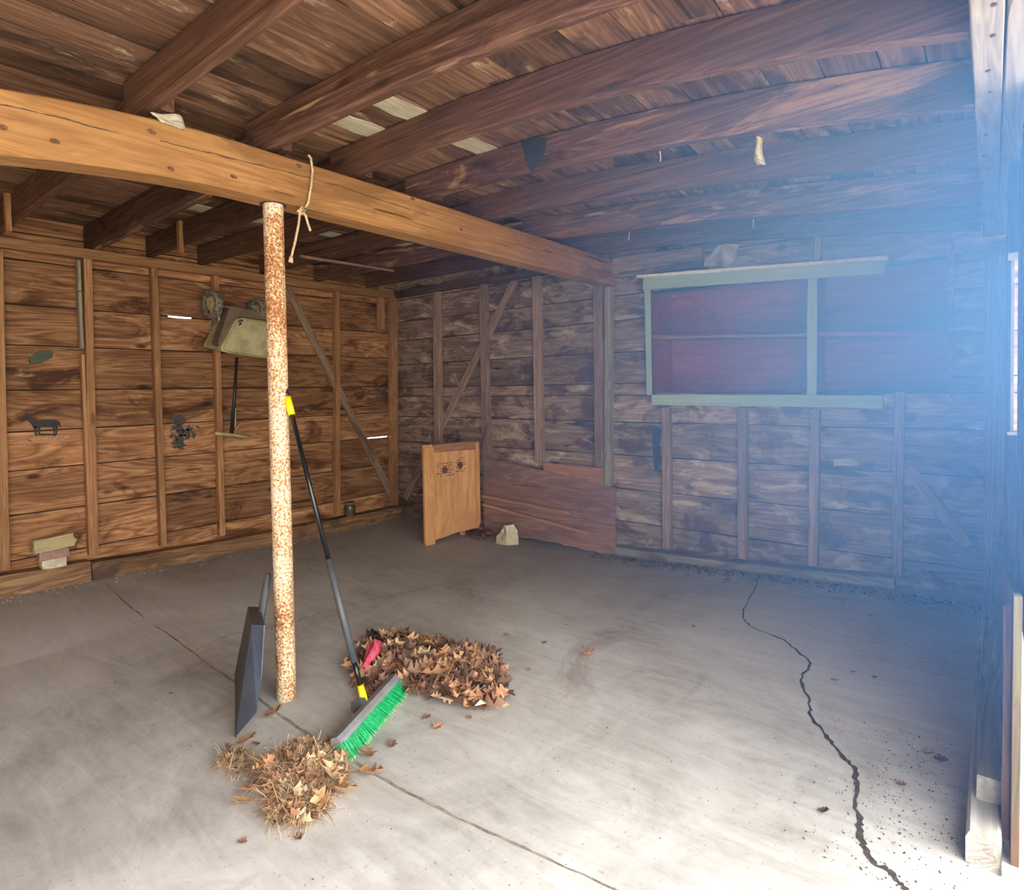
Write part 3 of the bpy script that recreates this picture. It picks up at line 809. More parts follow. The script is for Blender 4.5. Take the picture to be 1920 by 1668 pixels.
# torn paper above the shelf
bm = bmesh.new()
o = decal('torn_paper', M['paper'], [py(u, v, YB - .02) for u, v in blob([(1317, 498), (1345, 462), (1352, 458), (1388, 458), (1380, 470), (1374, 500), (1362, 500), (1366, 475), (1348, 474), (1328, 497)], 3, 1.5)], None, t=.006)
tag(o, 'torn strip of tattered paper stuck on the back wall above the shelf frame', 'paper')

# ------------------------------------------------------------------ plywood pieces
pn = empty('plywood_board', (-4.2, 4.25, -1.49))
A0 = fl(795, 1022, -1.495); A1 = fl(898, 1000, -1.495); zt0 = py(790, 835, A0.y).z; zt1 = py(899, 826, A1.y).z
dirv = (A1 - A0).normalized(); Wd = (A1 - A0).length
def panel_quad(name, a0, a1, zb0, zb1, zt0_, zt1_, t, off, mat, lean=.0, nseg=8, rag=0):
    """upright slab between two floor points with thickness t, offset off along its normal"""
    d = (a1 - a0); d.z = 0; d.normalize(); nrm = Vector((d.y, -d.x, 0))
    bm = bmesh.new(); P = []
    org = a0.copy(); org.z = 0
    mw = Matrix((d, nrm.cross(d) * 0 + Vector((-nrm.x, -nrm.y, 0)), Vector((0, 0, 1)))).transposed().to_4x4(); mw.translation = Vector((a0.x, a0.y, -1.5))
    mi = mw.inverted()
    for i in range(nseg + 1):
        f = i / nseg; p = a0.lerp(a1, f)
        bz = zb0 + (zb1 - zb0) * f + (random.uniform(0, rag) if rag else 0); tz = zt0_ + (zt1_ - zt0_) * f
        ring = []
        for o_, zz in ((off, bz), (off + t, bz), (off + t, tz), (off, tz)):
            q = Vector((p.x, p.y, zz)) + nrm * (o_ - lean * (zz + 1.5)); ring.append(bm.verts.new(mi @ q))
        P.append(ring)
    for a, b in zip(P, P[1:]):
        for q in range(4): bm.faces.new((a[q], a[(q+1) % 4], b[(q+1) % 4], b[q]))
    bm.faces.new(P[0][::-1]); bm.faces.new(P[-1])
    o = obj(name, bm, mat); o.matrix_world = mw; WORLD[o.name] = mw
    return o
def adopt(child, par):
    mw = WORLD[child.name]; child.parent = par; child.matrix_basis = parent_world(par).inverted() @ mw
nrmP = Vector((dirv.y, -dirv.x, 0))
ps = panel_quad('sheet', A0, A1, -1.49, -1.44, zt0, zt1, .012, 0, M['plywood'], rag=.03)
adopt(ps, pn)
f_ = lambda t: A0.lerp(A1, t)
b1 = panel_quad('edge_batten', f_(0), f_(.165), -1.495, -1.495, zt0 - .02, zt0 - .02, .022, .012, M['plywood'], nseg=2); adopt(b1, pn)
b2 = panel_quad('edge_batten', f_(.93), f_(1.0), -1.40, -1.38, zt1 - .02, zt1 - .02, .02, .012, M['plywood'], nseg=2); adopt(b2, pn)
M['ply_red'] = wood('reddish_batten', S((134, 92, 66)), S((166, 120, 88)), S((192, 146, 108)), 'X', vary=.1, across=20)
b3 = panel_quad('top_batten', f_(.165), f_(1.0), zt0 - .075, zt1 - .085, zt0, zt1, .018, .012, M['ply_red'], nseg=2); adopt(b3, pn)
# faded grade stamps: two blocks of tiny printed lines
def stamp(t0, t1, zc, hh, rows, ring):
    bm = bmesh.new()
    def P(t, z, o=.0135):
        q = A0.lerp(A1, t); return Vector((q.x, q.y, z)) + nrmP * o
    for r in range(rows):
        z = zc + hh * (r / (rows - 1) - .5); t = t0
        while t < t1:
            w = random.uniform(.012, .035)
            if random.random() < .75:
                q = [P(t, z), P(t + w, z), P(t + w, z + hh / rows * .5), P(t, z + hh / rows * .5)]
                bm.faces.new([bm.verts.new(v) for v in q])
            t += w + .012
    tm = (t0 + t1) / 2
    vs = [bm.verts.new(P(tm + .05 * math.cos(a), zc + .035 * math.sin(a), .0137)) for a in [k * math.pi / 6 for k in range(12)]]
    bm.faces.new(vs)
    o = obj('grade_stamp', bm, M['ink'], parent=pn); o.matrix_basis = parent_world(pn).inverted(); o['label'] = 'faded black grade stamp'
zs = py(830, 880, 4.2).z
stamp(.23, .52, zs, .12, 6, 1); stamp(.57, .74, zs + .03, .13, 7, 1)
tag(pn, 'orange plywood panel with battens and faded ink stamps standing in the corner', 'panel')

sh = panel_quad('plywood_sheet', Vector((-4.10, 4.64, 0)), Vector((-2.57, 4.64, 0)), -1.48, -1.49, -.70, -.885, .012, -.02, M['ply_old'], nseg=20, rag=.03)
tag(sh, 'wide old brown plywood sheet against the foot of the back wall', 'plywood')
st_ = panel_quad('plywood_strip', Vector((-3.34, 4.655, 0)), Vector((-2.69, 4.655, 0)), -.90, -.92, -.712, -.725, .012, -.01, M['ply_red'], nseg=4)
tag(st_, 'lighter reddish plywood strip behind the top edge of the old sheet', 'plywood')
o = beam('splintered_lath', py(905, 946, 4.60), py(1105, 1000, 4.60), .012, .03, M['stud']); tag(o, 'thin splintered lath lying slanted across the old plywood sheet', 'lath')
o = beam('splintered_lath', py(903, 930, 4.61), py(1070, 962, 4.61), .012, .03, M['ply_red']); tag(o, 'short reddish splintered strip above the slanted lath on the plywood sheet', 'lath')

# cream stiff cloth standing at the wall
def crumple(name, outline, mat, depth=.04, amp=.02, rows=10, cols=8, seed=0, smooth=False, parent=None, back=None):
    """a folded sheet: outline(t) gives left and right points; adds folds in depth direction `back`"""
    bm = bmesh.new(); back = Vector(back or (0, -1, 0)); g = []
    for r in range(rows + 1):
        L_, R_ = outline(r / rows); row = []
        for c in range(cols + 1):
            f = c / cols; p = L_.lerp(R_, f)
            p = p + back * (math.sin(f * 9 + seed) * amp * (1 - .4 * r / rows) + noise.noise(Vector((f * 4, r * .5, seed))) * amp + depth * math.sin(f * math.pi))
            row.append(bm.verts.new(p))
        g.append(row)
    for a, b in zip(g, g[1:]):
        for c in range(cols): bm.faces.new((a[c], a[c+1], b[c+1], b[c]))
    o = obj(name, bm, mat, smooth=smooth, parent=parent)
    md = o.modifiers.new('thick', 'SOLIDIFY'); md.thickness = .002
    return o
def out_from(pl, pr, f3):
    pl = [f3(*p) for p in pl]; pr = [f3(*p) for p in pr]
    def g(t):
        k = t * (len(pl) - 1); a = min(int(k), len(pl) - 2); f = k - a
        return pl[a].lerp(pl[a+1], f), pr[a].lerp(pr[a+1], f)
    return g
o = crumple('cream_cloth', out_from([(947, 983), (942, 996), (933, 1003), (931, 1018)], [(961, 983), (968, 996), (970, 1008), (971, 1021)], lambda u, v: py(u, v, 4.43)), M['cloth'], depth=.05, amp=.018, seed=2)
tag(o, 'stiff cream cloth scrap standing on the floor before the old plywood sheet', 'cloth')

# ------------------------------------------------------------------ hanging things
o = crumple('hanging_rag', out_from([(1417, 258), (1416, 280), (1413, 296), (1420, 310)], [(1432, 259), (1429, 280), (1433, 300), (1436, 309)], lambda u, v: py(u, v, 2.55)), M['rag'], depth=.01, amp=.012, seed=4, cols=6)
tag(o, 'cream rag hanging from the underside of the bleached ceiling joist', 'rag')
bag = crumple('plastic_scrap', out_from([(279, 211), (284, 215), (300, 229), (322, 236)], [(340, 217), (343, 222), (347, 236), (346, 245)], lambda u, v: px(u, v, -2.595)), plain('cloudy_plastic', S((190, 182, 164)), .5, S((164, 150, 128)), 14), depth=.008, amp=.010, seed=1, back=(1, 0, 0))
tag(bag, 'cloudy crumpled plastic scrap lying over the top edge of the girder', 'plastic scrap')
# rope looped on the girder
rp = []
for u, v in [(578, 290), (583, 297), (586, 320), (583, 350), (578, 380), (570, 392), (562, 398), (560, 420), (554, 450), (549, 470), (546, 483)]:
    rp.append(px(u, v, -2.592 if v < 385 else -2.60))
bm = bmesh.new(); add_tube(bm, rp, .006, 8)
r2 = [px(u, v, -2.598) for u, v in [(557, 396), (566, 394), (573, 404), (577, 418), (582, 433)]]
add_tube(bm, r2, .006, 8)
add_tube(bm, [px(u, v, -2.59) for u, v in [(558, 394), (566, 401), (574, 391), (567, 387), (560, 396)]], .006, 8)
q = px(546, 480, -2.6); add_tube(bm, [q, q - Vector((0, .004, .03))], [.008, .012], 8)
o = obj('cotton_rope', bm, M['rope'], smooth=True); tag(o, 'knotted cream cotton rope looped over the girder right of the pole', 'rope')
for nm, a, b, y, lab in (('hanging_string', (1237, 284), (1238, 303), 2.555, 'short white string hanging below the bleached joist left of the rag'),
                    ('hanging_string', (1412, 411), (1412, 428), 3.74, 'short white string hanging from the blotchy joist over the shelf'),
                    ('hanging_string', (1180, 434), (1178, 450), 3.74, 'short pale string hanging near the girder end')):
    bm = bmesh.new(); add_tube(bm, [py(*a, y), (py(*a, y) + py(*b, y)) / 2 + Vector((.003, 0, 0)), py(*b, y)], .003, 6)
    tag(obj(nm, bm, M['rag']), lab, 'string')

# ------------------------------------------------------------------ lawn spreader hung upside down on the left wall
XW = -5.34
sp = empty('lawn_spreader', (XW, 2.75, .3))
def ladopt(o): o.parent = sp; o.matrix_basis = parent_world(sp).inverted() @ o.matrix_basis; return o
def wheel(center, r, w, tilt):
    wt = empty('wheel', center); wt.parent = sp; wt.location = Vector(center) - sp.location
    wt.rotation_euler = (0, 0, tilt)
    bm = bmesh.new(); n = 28; prof = [(r * .72, -w/2), (r * .96, -w/2), (r, -w * .3), (r, w * .3), (r * .96, w/2), (r * .72, w/2)]
    rings = []
    for k in range(n):
        a = 2 * math.pi * k / n; gr = 1.0 if k % 2 else .965
        rings.append([bm.verts.new((rr * (gr if rr > r * .9 else 1) * math.cos(a), yy, rr * (gr if rr > r * .9 else 1) * math.sin(a))) for rr, yy in prof])
    for k in range(n):
        a, b = rings[k], rings[(k+1) % n]
        for q in range(6): bm.faces.new((a[q], a[(q+1) % 6], b[(q+1) % 6], b[q]))
    obj('tyre', bm, M['tire'], parent=wt)
    bm = bmesh.new()
    add_tube(bm, [(0, -w * .45, 0), (0, w * .45, 0)], r * .34, 20)
    for k in range(3):
        a = 2 * math.pi * k / 3 + .5
        p = Vector((math.cos(a), 0, math.sin(a))); add_tube(bm, [p * r * .2, p * r * .76], .018, 8)
    add_tube(bm, [(0, -w*.2, 0), (0, w*.2, 0)], r * .5, 20)
    obj('hub', bm, M['beige'], parent=wt)
    return wt
wheel(Vector((XW, 2.515, .78)), .128, .065, .06)
wheel(Vector((XW, 2.93, .755)), .118, .065, .06)
bm = bmesh.new(); add_tube(bm, [(XW, 2.52, .775), (XW, 2.93, .75)], .009, 10); ladopt(obj('axle', bm, M['grey_plastic']))
# hopper: tapering box, wide rim facing down and out
xf = XW + .13
rim = [px(*p, xf) for p in [(410, 659), (444, 594), (532, 606), (537, 677)]]
bk = [Vector((XL + .07, p.y * 1.0, p.z)) for p in rim]
ctr = sum((Vector((XL + .07, p.y, p.z)) for p in rim), Vector()) / 4
bk = [ctr + (b - ctr) * 1.0 + Vector((0, -.06, .03)) for b in bk]
bm = bmesh.new()
def ring_of(pts, k):
    c = sum(pts, Vector()) / len(pts); out = []
    for i, p in enumerate(pts):
        a, b = pts[i-1], pts[(i+1) % 4]
        for f in (.12, .04): out.append(p.lerp(a, f) if f == .12 else p.lerp(a, .03).lerp(b, .03))
        out.append(p.lerp(b, .12))
    return [bm.verts.new(c + (q - c) * k) for q in out]
R0 = ring_of(bk, .85); R1 = ring_of(rim, 1.0); R2 = ring_of([p + Vector((.008, 0, 0)) for p in rim], .95); R3 = ring_of([p + Vector((-.012, 0, 0)) for p in rim], .90)
for a, b in ((R0, R1), (R1, R2), (R2, R3)):
    for i in range(12): bm.faces.new((a[i], a[(i+1) % 12], b[(i+1) % 12], b[i]))
bm.faces.new(R3); bm.faces.new(R0[::-1])
ladopt(obj('hopper', bm, M['beige'], smooth=False))
bm = bmesh.new(); tp = [px(*p, xf - .03) for p in [(430, 577), (447, 578), (520, 590), (532, 604), (446, 594), (412, 655), (409, 640)]]
a = [bm.verts.new(p) for p in tp]; b = [bm.verts.new(p + Vector((-.12, 0, 0))) for p in tp]
bm.faces.new(a); bm.faces.new(b[::-1])
for i in range(7): bm.faces.new((a[i], a[(i+1) % 7], b[(i+1) % 7], b[i]))
bmesh.ops.triangulate(bm, faces=[f for f in bm.faces if len(f.verts) > 4])
ladopt(obj('hopper_base', bm, M['beige_dark']))
bm = bmesh.new(); c0 = px(452, 604, xf + .012)
add_tube(bm, [c0 + Vector((.004, .018 * math.cos(t) , .018 * math.sin(t))) for t in [k * math.pi / 5 for k in range(9)]], .004, 6)
add_tube(bm, [c0, c0 + Vector((.002, -.02, -.03))], .004, 6); ladopt(obj('wire_hook', bm, M['black_metal']))
bm = bmesh.new(); add_tube(bm, [px(444, 670, XW + .02), px(440, 740, XW + .02), px(434, 812, XW + .02)], [.013, .014, .018], 10); ladopt(obj('handle_stem', bm, M['black_plastic'], smooth=True))
bm = bmesh.new(); add_tube(bm, [px(403, 812, XW + .02), px(436, 815, XW + .02), px(468, 819, XW + .02)], .014, 10); ladopt(obj('handle_grip', bm, M['beige'], smooth=True))
bm = bmesh.new(); add_tube(bm, [px(442, 765, XW + .035), px(441, 800, XW + .035)], .006, 6); add_tube(bm, [px(455, 790, XW + .035), px(442, 806, XW + .035)], .004, 6); ladopt(obj('control_lever', bm, M['beige'], smooth=True))
bm = bmesh.new(); add_tube(bm, [px(409, 585, XW), px(411, 600, XW - .02), px(414, 612, XW - .03)], .012, 8); add_tube(bm, [px(395, 600, XW), px(391, 612, XW)], .008, 6); ladopt(obj('support_leg', bm, M['grey_plastic'], smooth=True))
bm = bmesh.new(); add_tube(bm, [(XL + .03, 2.73, .70), (XW + .02, 2.73, .70)], .006, 8); ladopt(obj('hanging_nail', bm, M['nail']))
tag(sp, 'dusty beige two-wheeled lawn spreader hung upside down on the left wall', 'spreader')

# ------------------------------------------------------------------ blocks on the left sill, jar
def stone(name, c, d, mat, label, cat, rag=.0, seed=0, tilt=0):
    bm = bmesh.new(); bmesh.ops.create_cube(bm, size=1)
    bmesh.ops.subdivide_edges(bm, edges=bm.edges[:], cuts=4, use_grid_fill=True)
    for v in bm.verts:
        co = v.co.copy(); v.co = Vector((co.x * d[0], co.y * d[1], co.z * d[2]))
        e = noise.noise_vector(co * 4 + Vector((seed, seed, seed))); v.co += v.co.length * .06 * e
        if rag and v.co.x > d[0] * .3: v.co.x += noise.noise(v.co * 30) * rag
    o = obj(name, bm, mat); o.location = c; o.rotation_euler = (0, tilt, math.pi / 2)
    return tag(o, label, cat)
zs0 = -1.27
stone('stone', (-5.475, 1.342, -1.245), (.15, .07, .065), M['stone'], 'pale chipped stone at the bottom of the small stack on the left sill', 'stone', seed=1)
stone('brick', (-5.475, 1.345, -1.178), (.185, .075, .068), M['brick'], 'mauve brick in the middle of the small stack on the left sill', 'brick', seed=3)
stone('wood_block', (-5.475, 1.348, -1.095), (.25, .075, .095), M['block'], 'pale wood block with a splintered end on top of the small stack', 'block', rag=.035, seed=5, tilt=-.05)
jr = empty('glass_jar', (-5.475, 4.0, -1.37)); JZ = 0
def lathe(prof, n=20):
    bm = bmesh.new(); rings = [[bm.verts.new((r * math.cos(2*math.pi*k/n), r * math.sin(2*math.pi*k/n), z)) for k in range(n)] for r, z in prof]
    for a, b in zip(rings, rings[1:]):
        for k in range(n): bm.faces.new((a[k], a[(k+1) % n], b[(k+1) % n], b[k]))
    bm.faces.new(rings[0][::-1]); bm.faces.new(rings[-1]); return bm
obj('jar_body', lathe([(.05, 0), (.058, .008), (.058, .11), (.05, .13), (.045, .135)]), M['glass_jar'], parent=jr, smooth=True)
obj('jar_lid', lathe([(.05, .132), (.052, .136), (.052, .155), (.048, .158)]), M['beige_dark'], parent=jr)
tag(jr, 'small dusty dark jar with a lid on the left sill by the braced stud', 'jar')

# ------------------------------------------------------------------ dustpan leaning beside the pole
dp = empty('dustpan', (-2.8, 1.4, -1.5))
PN0 = fl(441, 1382); PF0 = fl(440, 1262); 
PN1 = py(471, 1171, 1.30); PF1 = py(465, 1137, 1.50)
PNo = py(497, 1172, 1.325); PFo = PF1 + (PNo - PN1)
kn = [PN1, PNo, py(491, 1272, 1.30), py(481, 1335, 1.275), PN0 + Vector((.006, 0, .004))]
base_in = [PN1, PN1.lerp(PN0, .46), PN1.lerp(PN0, .75), PN0]
def dadopt(o): o.parent = dp; o.matrix_basis = parent_world(dp).inverted(); return o
dF = (PF0 - PN0)
def slab(pts, n, t):
    bm = bmesh.new(); nn = Vector(n).normalized() * t
    a = [bm.verts.new(p) for p in pts]; b = [bm.verts.new(p + nn) for p in pts]; k = len(pts)
    bm.faces.new(a); bm.faces.new(b[::-1])
    for i in range(k): bm.faces.new((a[i], a[(i+1) % k], b[(i+1) % k], b[i]))
    return bm
nB = (PF0 - PN0).cross(PN1 - PN0).normalized()
# floor plate with flange
bm = slab([PN0, PF0, PF0.lerp(PF1, .98), PF1, PN1], nB, .005)
dadopt(obj('pan_plate', bm, M['black_plastic']))
# side walls (near one faces the viewer), back wall
side_n = (PN0 - PF0).normalized()
bm = slab([PN0, base_in[2], base_in[1], PN1, PNo, kn[2], kn[3]], -side_n, .005); bmesh.ops.triangulate(bm, faces=[f for f in bm.faces if len(f.verts) > 4])
dadopt(obj('side_wall', bm, M['blue_black_plastic']))
off = PF1 - PN1
bm = slab([PF0, PF1, PF1 + (PNo - PN1), kn[2] + dF * .95, kn[3] + dF * .97], side_n, .005); bmesh.ops.triangulate(bm, faces=[f for f in bm.faces if len(f.verts) > 4])
dadopt(obj('side_wall', bm, M['blue_black_plastic']))
bm = slab([PN1, PF1, PFo, PNo], (0, 0, -1), .005); dadopt(obj('rear_wall', bm, M['blue_black_plastic']))
bm = slab([PNo, PFo, kn[2] + dF * .9, kn[2] + Vector((0, 0, 0))], nB, -.005); dadopt(obj('hood', bm, M['blue_black_plastic']))
hb = (PNo + PFo) / 2 + Vector((-.02, 0, -.10)); hb2 = py(489, 1160, 1.46); ht = py(502, 1078, 1.54)
bm = bmesh.new(); add_tube(bm, [hb2 + (hb2 - ht) * .55, hb2, ht], [.02, .019, .016], 14); add_tube(bm, [ht - Vector((0, 0, .0)), ht + (ht - hb2) * .04], [.013, .010], 12)
dadopt(obj('handle', bm, M['grey_tube'], smooth=False))
tag(dp, 'black plastic dustpan standing on its mouth edge left of the rusty pole', 'dustpan')

# ------------------------------------------------------------------ push broom
br = empty('push_broom', (-2.18, 1.7, -1.5))
def badopt(o): o.parent = br; o.matrix_basis = parent_world(br).inverted(); return o
B0 = fl(630, 1396, -1.425); B1 = fl(742, 1273, -1.425); T0 = fl(641, 1426, -1.497); T1 = fl(771, 1282, -1.497)
ax = (B1 - B0).normalized(); Lb = (B1 - B0).length
dn = ((T0 + T1) / 2 - (B0 + B1) / 2); dn = (dn - ax * dn.dot(ax)).normalized(); sd = ax.cross(dn).normalized()
bristle_len = ((T0 + T1) / 2 - (B0 + B1) / 2).length
bm = bmesh.new(); m_ = Matrix((ax, sd, dn)).transposed().to_4x4(); m_.translation = B0
n = 16; prev = None
for i in range(n + 1):
    x_ = Lb * i / n; e = min(i, n - i); wd = .030 if e > 0 else .022
    ring = [bm.verts.new(m_ @ Vector((x_, yy, zz))) for yy, zz in ((-wd, .004), (-wd, -.012), (-wd * .6, -.028), (wd * .6, -.028), (wd, -.012), (wd, .004))]
    if prev:
        for q in range(6): bm.faces.new((prev[q], prev[(q+1) % 6], ring[(q+1) % 6], ring[q]))
    else: bm.faces.new(ring)
    prev = ring
bm.faces.new(prev[::-1]); badopt(obj('broom_block', bm, M['grey_plastic']))
bm = bmesh.new(); bt = bmesh.new(); random.seed(3)
T0l = m_.inverted() @ T0; T1l = m_.inverted() @ T1
for i in range(52):
    for j in range(7):
        f = (i + .5) / 52; y_ = -.024 + .048 * j / 6
        for q in range(3):
            a = Vector((f * Lb + random.uniform(-.002, .002), y_ + random.uniform(-.003, .003), .002))
            e = Vector((T0l.x + (T1l.x - T0l.x) * f + random.uniform(-.008, .008), y_ * 1.3 + random.uniform(-.008, .008), bristle_len * random.uniform(.93, 1.0)))
            mid = a.lerp(e, .82); s_ = Vector((.0018, 0, 0)); t_ = Vector((0, .0018, 0))
            for B_, p, r_ in ((bm, a, mid), (bt, mid, e)):
                vs = [B_.verts.new(m_ @ w) for w in (p - s_, p + s_ * .6 + t_, p + s_ * .6 - t_, r_ - s_, r_ + s_ * .6 + t_, r_ + s_ * .6 - t_)]
                B_.faces.new((vs[0], vs[1], vs[4], vs[3])); B_.faces.new((vs[1], vs[2], vs[5], vs[4])); B_.faces.new((vs[2], vs[0], vs[3], vs[5]))
badopt(obj('bristles', bm, M['bristle'])); o = badopt(obj('bristle_tips', bt, M['bristle_tip'])); o['label'] = 'dusty pale bristle tips'
HB = py(684, 1318, ((B0 + B1) / 2).y + .01); HT = px(535, 730, -2.655); hd_ = (HT - HB); 
H = lambda t: HB + hd_ * t
def tube_obj(name, a, b, r, mat, n=14, r1=None):
    bm = bmesh.new(); add_tube(bm, [H(a), H((a+b)/2), H(b)], [r, r, r1 or r], n); return badopt(obj(name, bm, mat, smooth=True))
tube_obj('yellow_collar', .0, .055, .017, M['yellow'], r1=.014)
tube_obj('lower_tube', .05, .135, .0115, M['black_metal'])
tube_obj('grey_sleeve', .125, .445, .0165, M['grey_tube'], r1=.0155)
tube_obj('upper_tube', .44, .925, .0115, M['black_metal'])
tube_obj('yellow_grip', .915, .975, .0165, M['yellow'])
tube_obj('end_cap', .97, 1.0, .0125, M['black_plastic'])
bm = bmesh.new(); c_ = (B0 + B1) / 2 - dn * .028
bp_ = [H(-.01), H(.02)]
pts = [py(664, 1312, c_.y - .02), py(684, 1305, c_.y), py(694, 1322, c_.y - .0), py(676, 1342, c_.y - .03), py(664, 1330, c_.y - .03)]
bm = slab(pts, sd, .02); bmesh.ops.bevel(bm, geom=bm.edges[:], offset=.003, segments=2, affect='EDGES')
badopt(obj('bracket', bm, M['bracket']))
tag(br, 'push broom with green bristles and a black and yellow handle leaning on the pole', 'broom')

# ------------------------------------------------------------------ leaves
def leaf_into(bm, M4, size, curl, rnd, rv, seed, lobes=3):
    n = 11; L_ = []; C_ = []; R_ = []
    for i in range(n + 1):
        t = i / n
        env = math.sin(math.pi * min(1, t * .96 + .03)) ** .6
        lob = .50 + .50 * math.cos(2 * math.pi * (lobes + .4) * t + seed)
        wdt = (.10 + .36 * lob * env) * env + .012
        if t < .12: wdt = .015
        z = curl * ((t - .5) ** 2) * 1.3 + .06 * math.sin(seed * 3 + t * 5) * curl
        zz = curl * wdt * 1.1
        fold = .3 * math.sin(seed * 5)
        L_.append(bm.verts.new(M4 @ Vector(((t - .5) * size, wdt * size, (z + zz + fold * wdt) * size))))
        C_.append(bm.verts.new(M4 @ Vector(((t - .5) * size, 0, z * size))))
        R_.append(bm.verts.new(M4 @ Vector(((t - .5) * size, -wdt * size, (z + zz - fold * wdt) * size))))
    for i in range(n):
        bm.faces.new((L_[i], L_[i+1], C_[i+1], C_[i])); bm.faces.new((C_[i], C_[i+1], R_[i+1], R_[i])); rnd += [rv, rv]

def pile(name, poly, height, nleaf, nstraw, label, smin, smax, seed, dark=.0):
    random.seed(seed); bm = bmesh.new(); rnd = []
    cx = sum(p.x for p in poly) / len(poly); cy = sum(p.y for p in poly) / len(poly)
    def inside(x, y):
        c = False; j = len(poly) - 1
        for i in range(len(poly)):
            if (poly[i].y > y) != (poly[j].y > y) and x < (poly[j].x - poly[i].x) * (y - poly[i].y) / (poly[j].y - poly[i].y) + poly[i].x: c = not c
            j = i
        return c
    def edge(x, y):
        d = 9
        for i in range(len(poly)):
            a, b = poly[i-1].xy, poly[i].xy; ab = b - a; p = Vector((x, y))
            t = max(0, min(1, (p - a).dot(ab) / ab.dot(ab))); d = min(d, (p - a - ab * t).length)
        return d
    x0, x1 = min(p.x for p in poly), max(p.x for p in poly); y0, y1 = min(p.y for p in poly), max(p.y for p in poly)
    def hgt(x, y): 
        if not inside(x, y): return 0.0
        e = min(1, edge(x, y) / .14); return height * e ** .7 * (.75 + .5 * noise.noise(Vector((x * 7, y * 7, seed))))
    # mound core
    g = 34; V = {}
    for i in range(g + 1):
        for j in range(g + 1):
            x = x0 + (x1 - x0) * i / g; y = y0 + (y1 - y0) * j / g
            V[i, j] = bm.verts.new((x, y, -1.503 + hgt(x, y) * .8 + noise.noise(Vector((x * 40, y * 40, 0))) * .006 * (inside(x, y))))
    for i in range(g):
        for j in range(g):
            xm, ym = x0 + (x1 - x0) * (i + .5) / g, y0 + (y1 - y0) * (j + .5) / g
            if inside(xm, ym) and edge(xm, ym) > .02: bm.faces.new((V[i, j], V[i+1, j], V[i+1, j+1], V[i, j+1])); rnd.append(.30)
    for v in [v for v in bm.verts if not v.link_faces]: bm.verts.remove(v)
    k = 0
    while k < nleaf:
        x, y = random.uniform(x0 - .03, x1 + .03), random.uniform(y0 - .03, y1 + .03)
        if not inside(x, y): continue
        h = hgt(x, y); s = random.uniform(smin, smax)
        tl = random.gauss(0, .55)
        R_ = Matrix.Rotation(random.uniform(0, 6.28), 4, 'Z') @ Matrix.Rotation(tl, 4, 'X') @ Matrix.Rotation(random.gauss(0, .4), 4, 'Y')
        rv = min(.99, max(0.0, random.betavariate(1.3, 1.3) - dark))
        leaf_into(bm, Matrix.Translation((x, y, -1.49 + h + random.uniform(0, .02) + abs(math.sin(tl)) * s * .15)) @ R_, s, random.uniform(-.5, 1.2), rnd, rv, random.uniform(0, 6), random.choice((2, 3, 3)))
        k += 1
    for _ in range(nstraw):
        x, y = random.uniform(x0, x1), random.uniform(y0, y1)
        if not inside(x, y): continue
        a = random.uniform(0, 6.28); l = random.uniform(.02, .07); z = -1.488 + hgt(x, y) + random.uniform(0, .012)
        d = Vector((math.cos(a), math.sin(a), random.gauss(0, .3))) * l; p = Vector((x, y, z)); s_ = Vector((-math.sin(a), math.cos(a), 0)) * .0011
        nb = len(bm.faces); v = [bm.verts.new(w) for w in (p - s_, p + s_, p + d / 2 + s_ + Vector((0, 0, .004)), p + d / 2 - s_ + Vector((0, 0, .004)), p + d + s_, p + d - s_)]
        bm.faces.new((v[0], v[1], v[2], v[3])); bm.faces.new((v[3], v[2], v[4], v[5])); rv = random.choice((.4, .85, .93, .97, .99)); rnd += [rv, rv]
    me = bpy.data.meshes.new(name); bm.to_mesh(me); bm.free(); me.materials.append(M['leaf'])
    for p in me.polygons: p.use_smooth = False
    me.update()
    o = bpy.data.objects.new(name, me); COL.objects.link(o)
    set_attr(o, 'rnd', rnd)
    return tag(o, label, 'leaf pile', kind='stuff')
P1 = [fl(u, v) for u, v in [(497, 1550), (570, 1562), (622, 1530), (626, 1490), (655, 1480), (650, 1440), (625, 1412), (560, 1408), (520, 1432), (480, 1440), (474, 1470), (500, 1500)]]
pile('swept_leaves', P1, .085, 200, 5200, 'small heap of dry straw, seeds and leaves before the broom head', .035, .07, 11, dark=-.1)
P2 = [fl(u, v) for u, v in [(668, 1300), (655, 1255), (672, 1225), (690, 1212), (740, 1210), (800, 1216), (880, 1228), (930, 1240), (950, 1275), (955, 1310), (920, 1335), (850, 1332), (800, 1312), (740, 1308), (700, 1318)]]
pile('swept_leaves', P2, .11, 620, 900, 'large heap of brown oak leaves swept behind the broom', .055, .105, 12)
P3 = [fl(u, v) for u, v in [(400, 1442), (420, 1418), (460, 1408), (478, 1425), (470, 1455), (440, 1460)]]
pile('swept_debris', P3, .01, 14, 420, 'thin scatter of straw and crumbs left of the small leaf heap', .03, .05, 13)
P4 = [fl(u, v) for u, v in [(868, 1003), (868, 985), (885, 965), (905, 985), (925, 1005), (905, 1015), (880, 1012)]]
pile('corner_debris', P4, .05, 60, 60, 'dark debris and leaves at the foot of the orange plywood panel', .05, .10, 14, dark=.3)

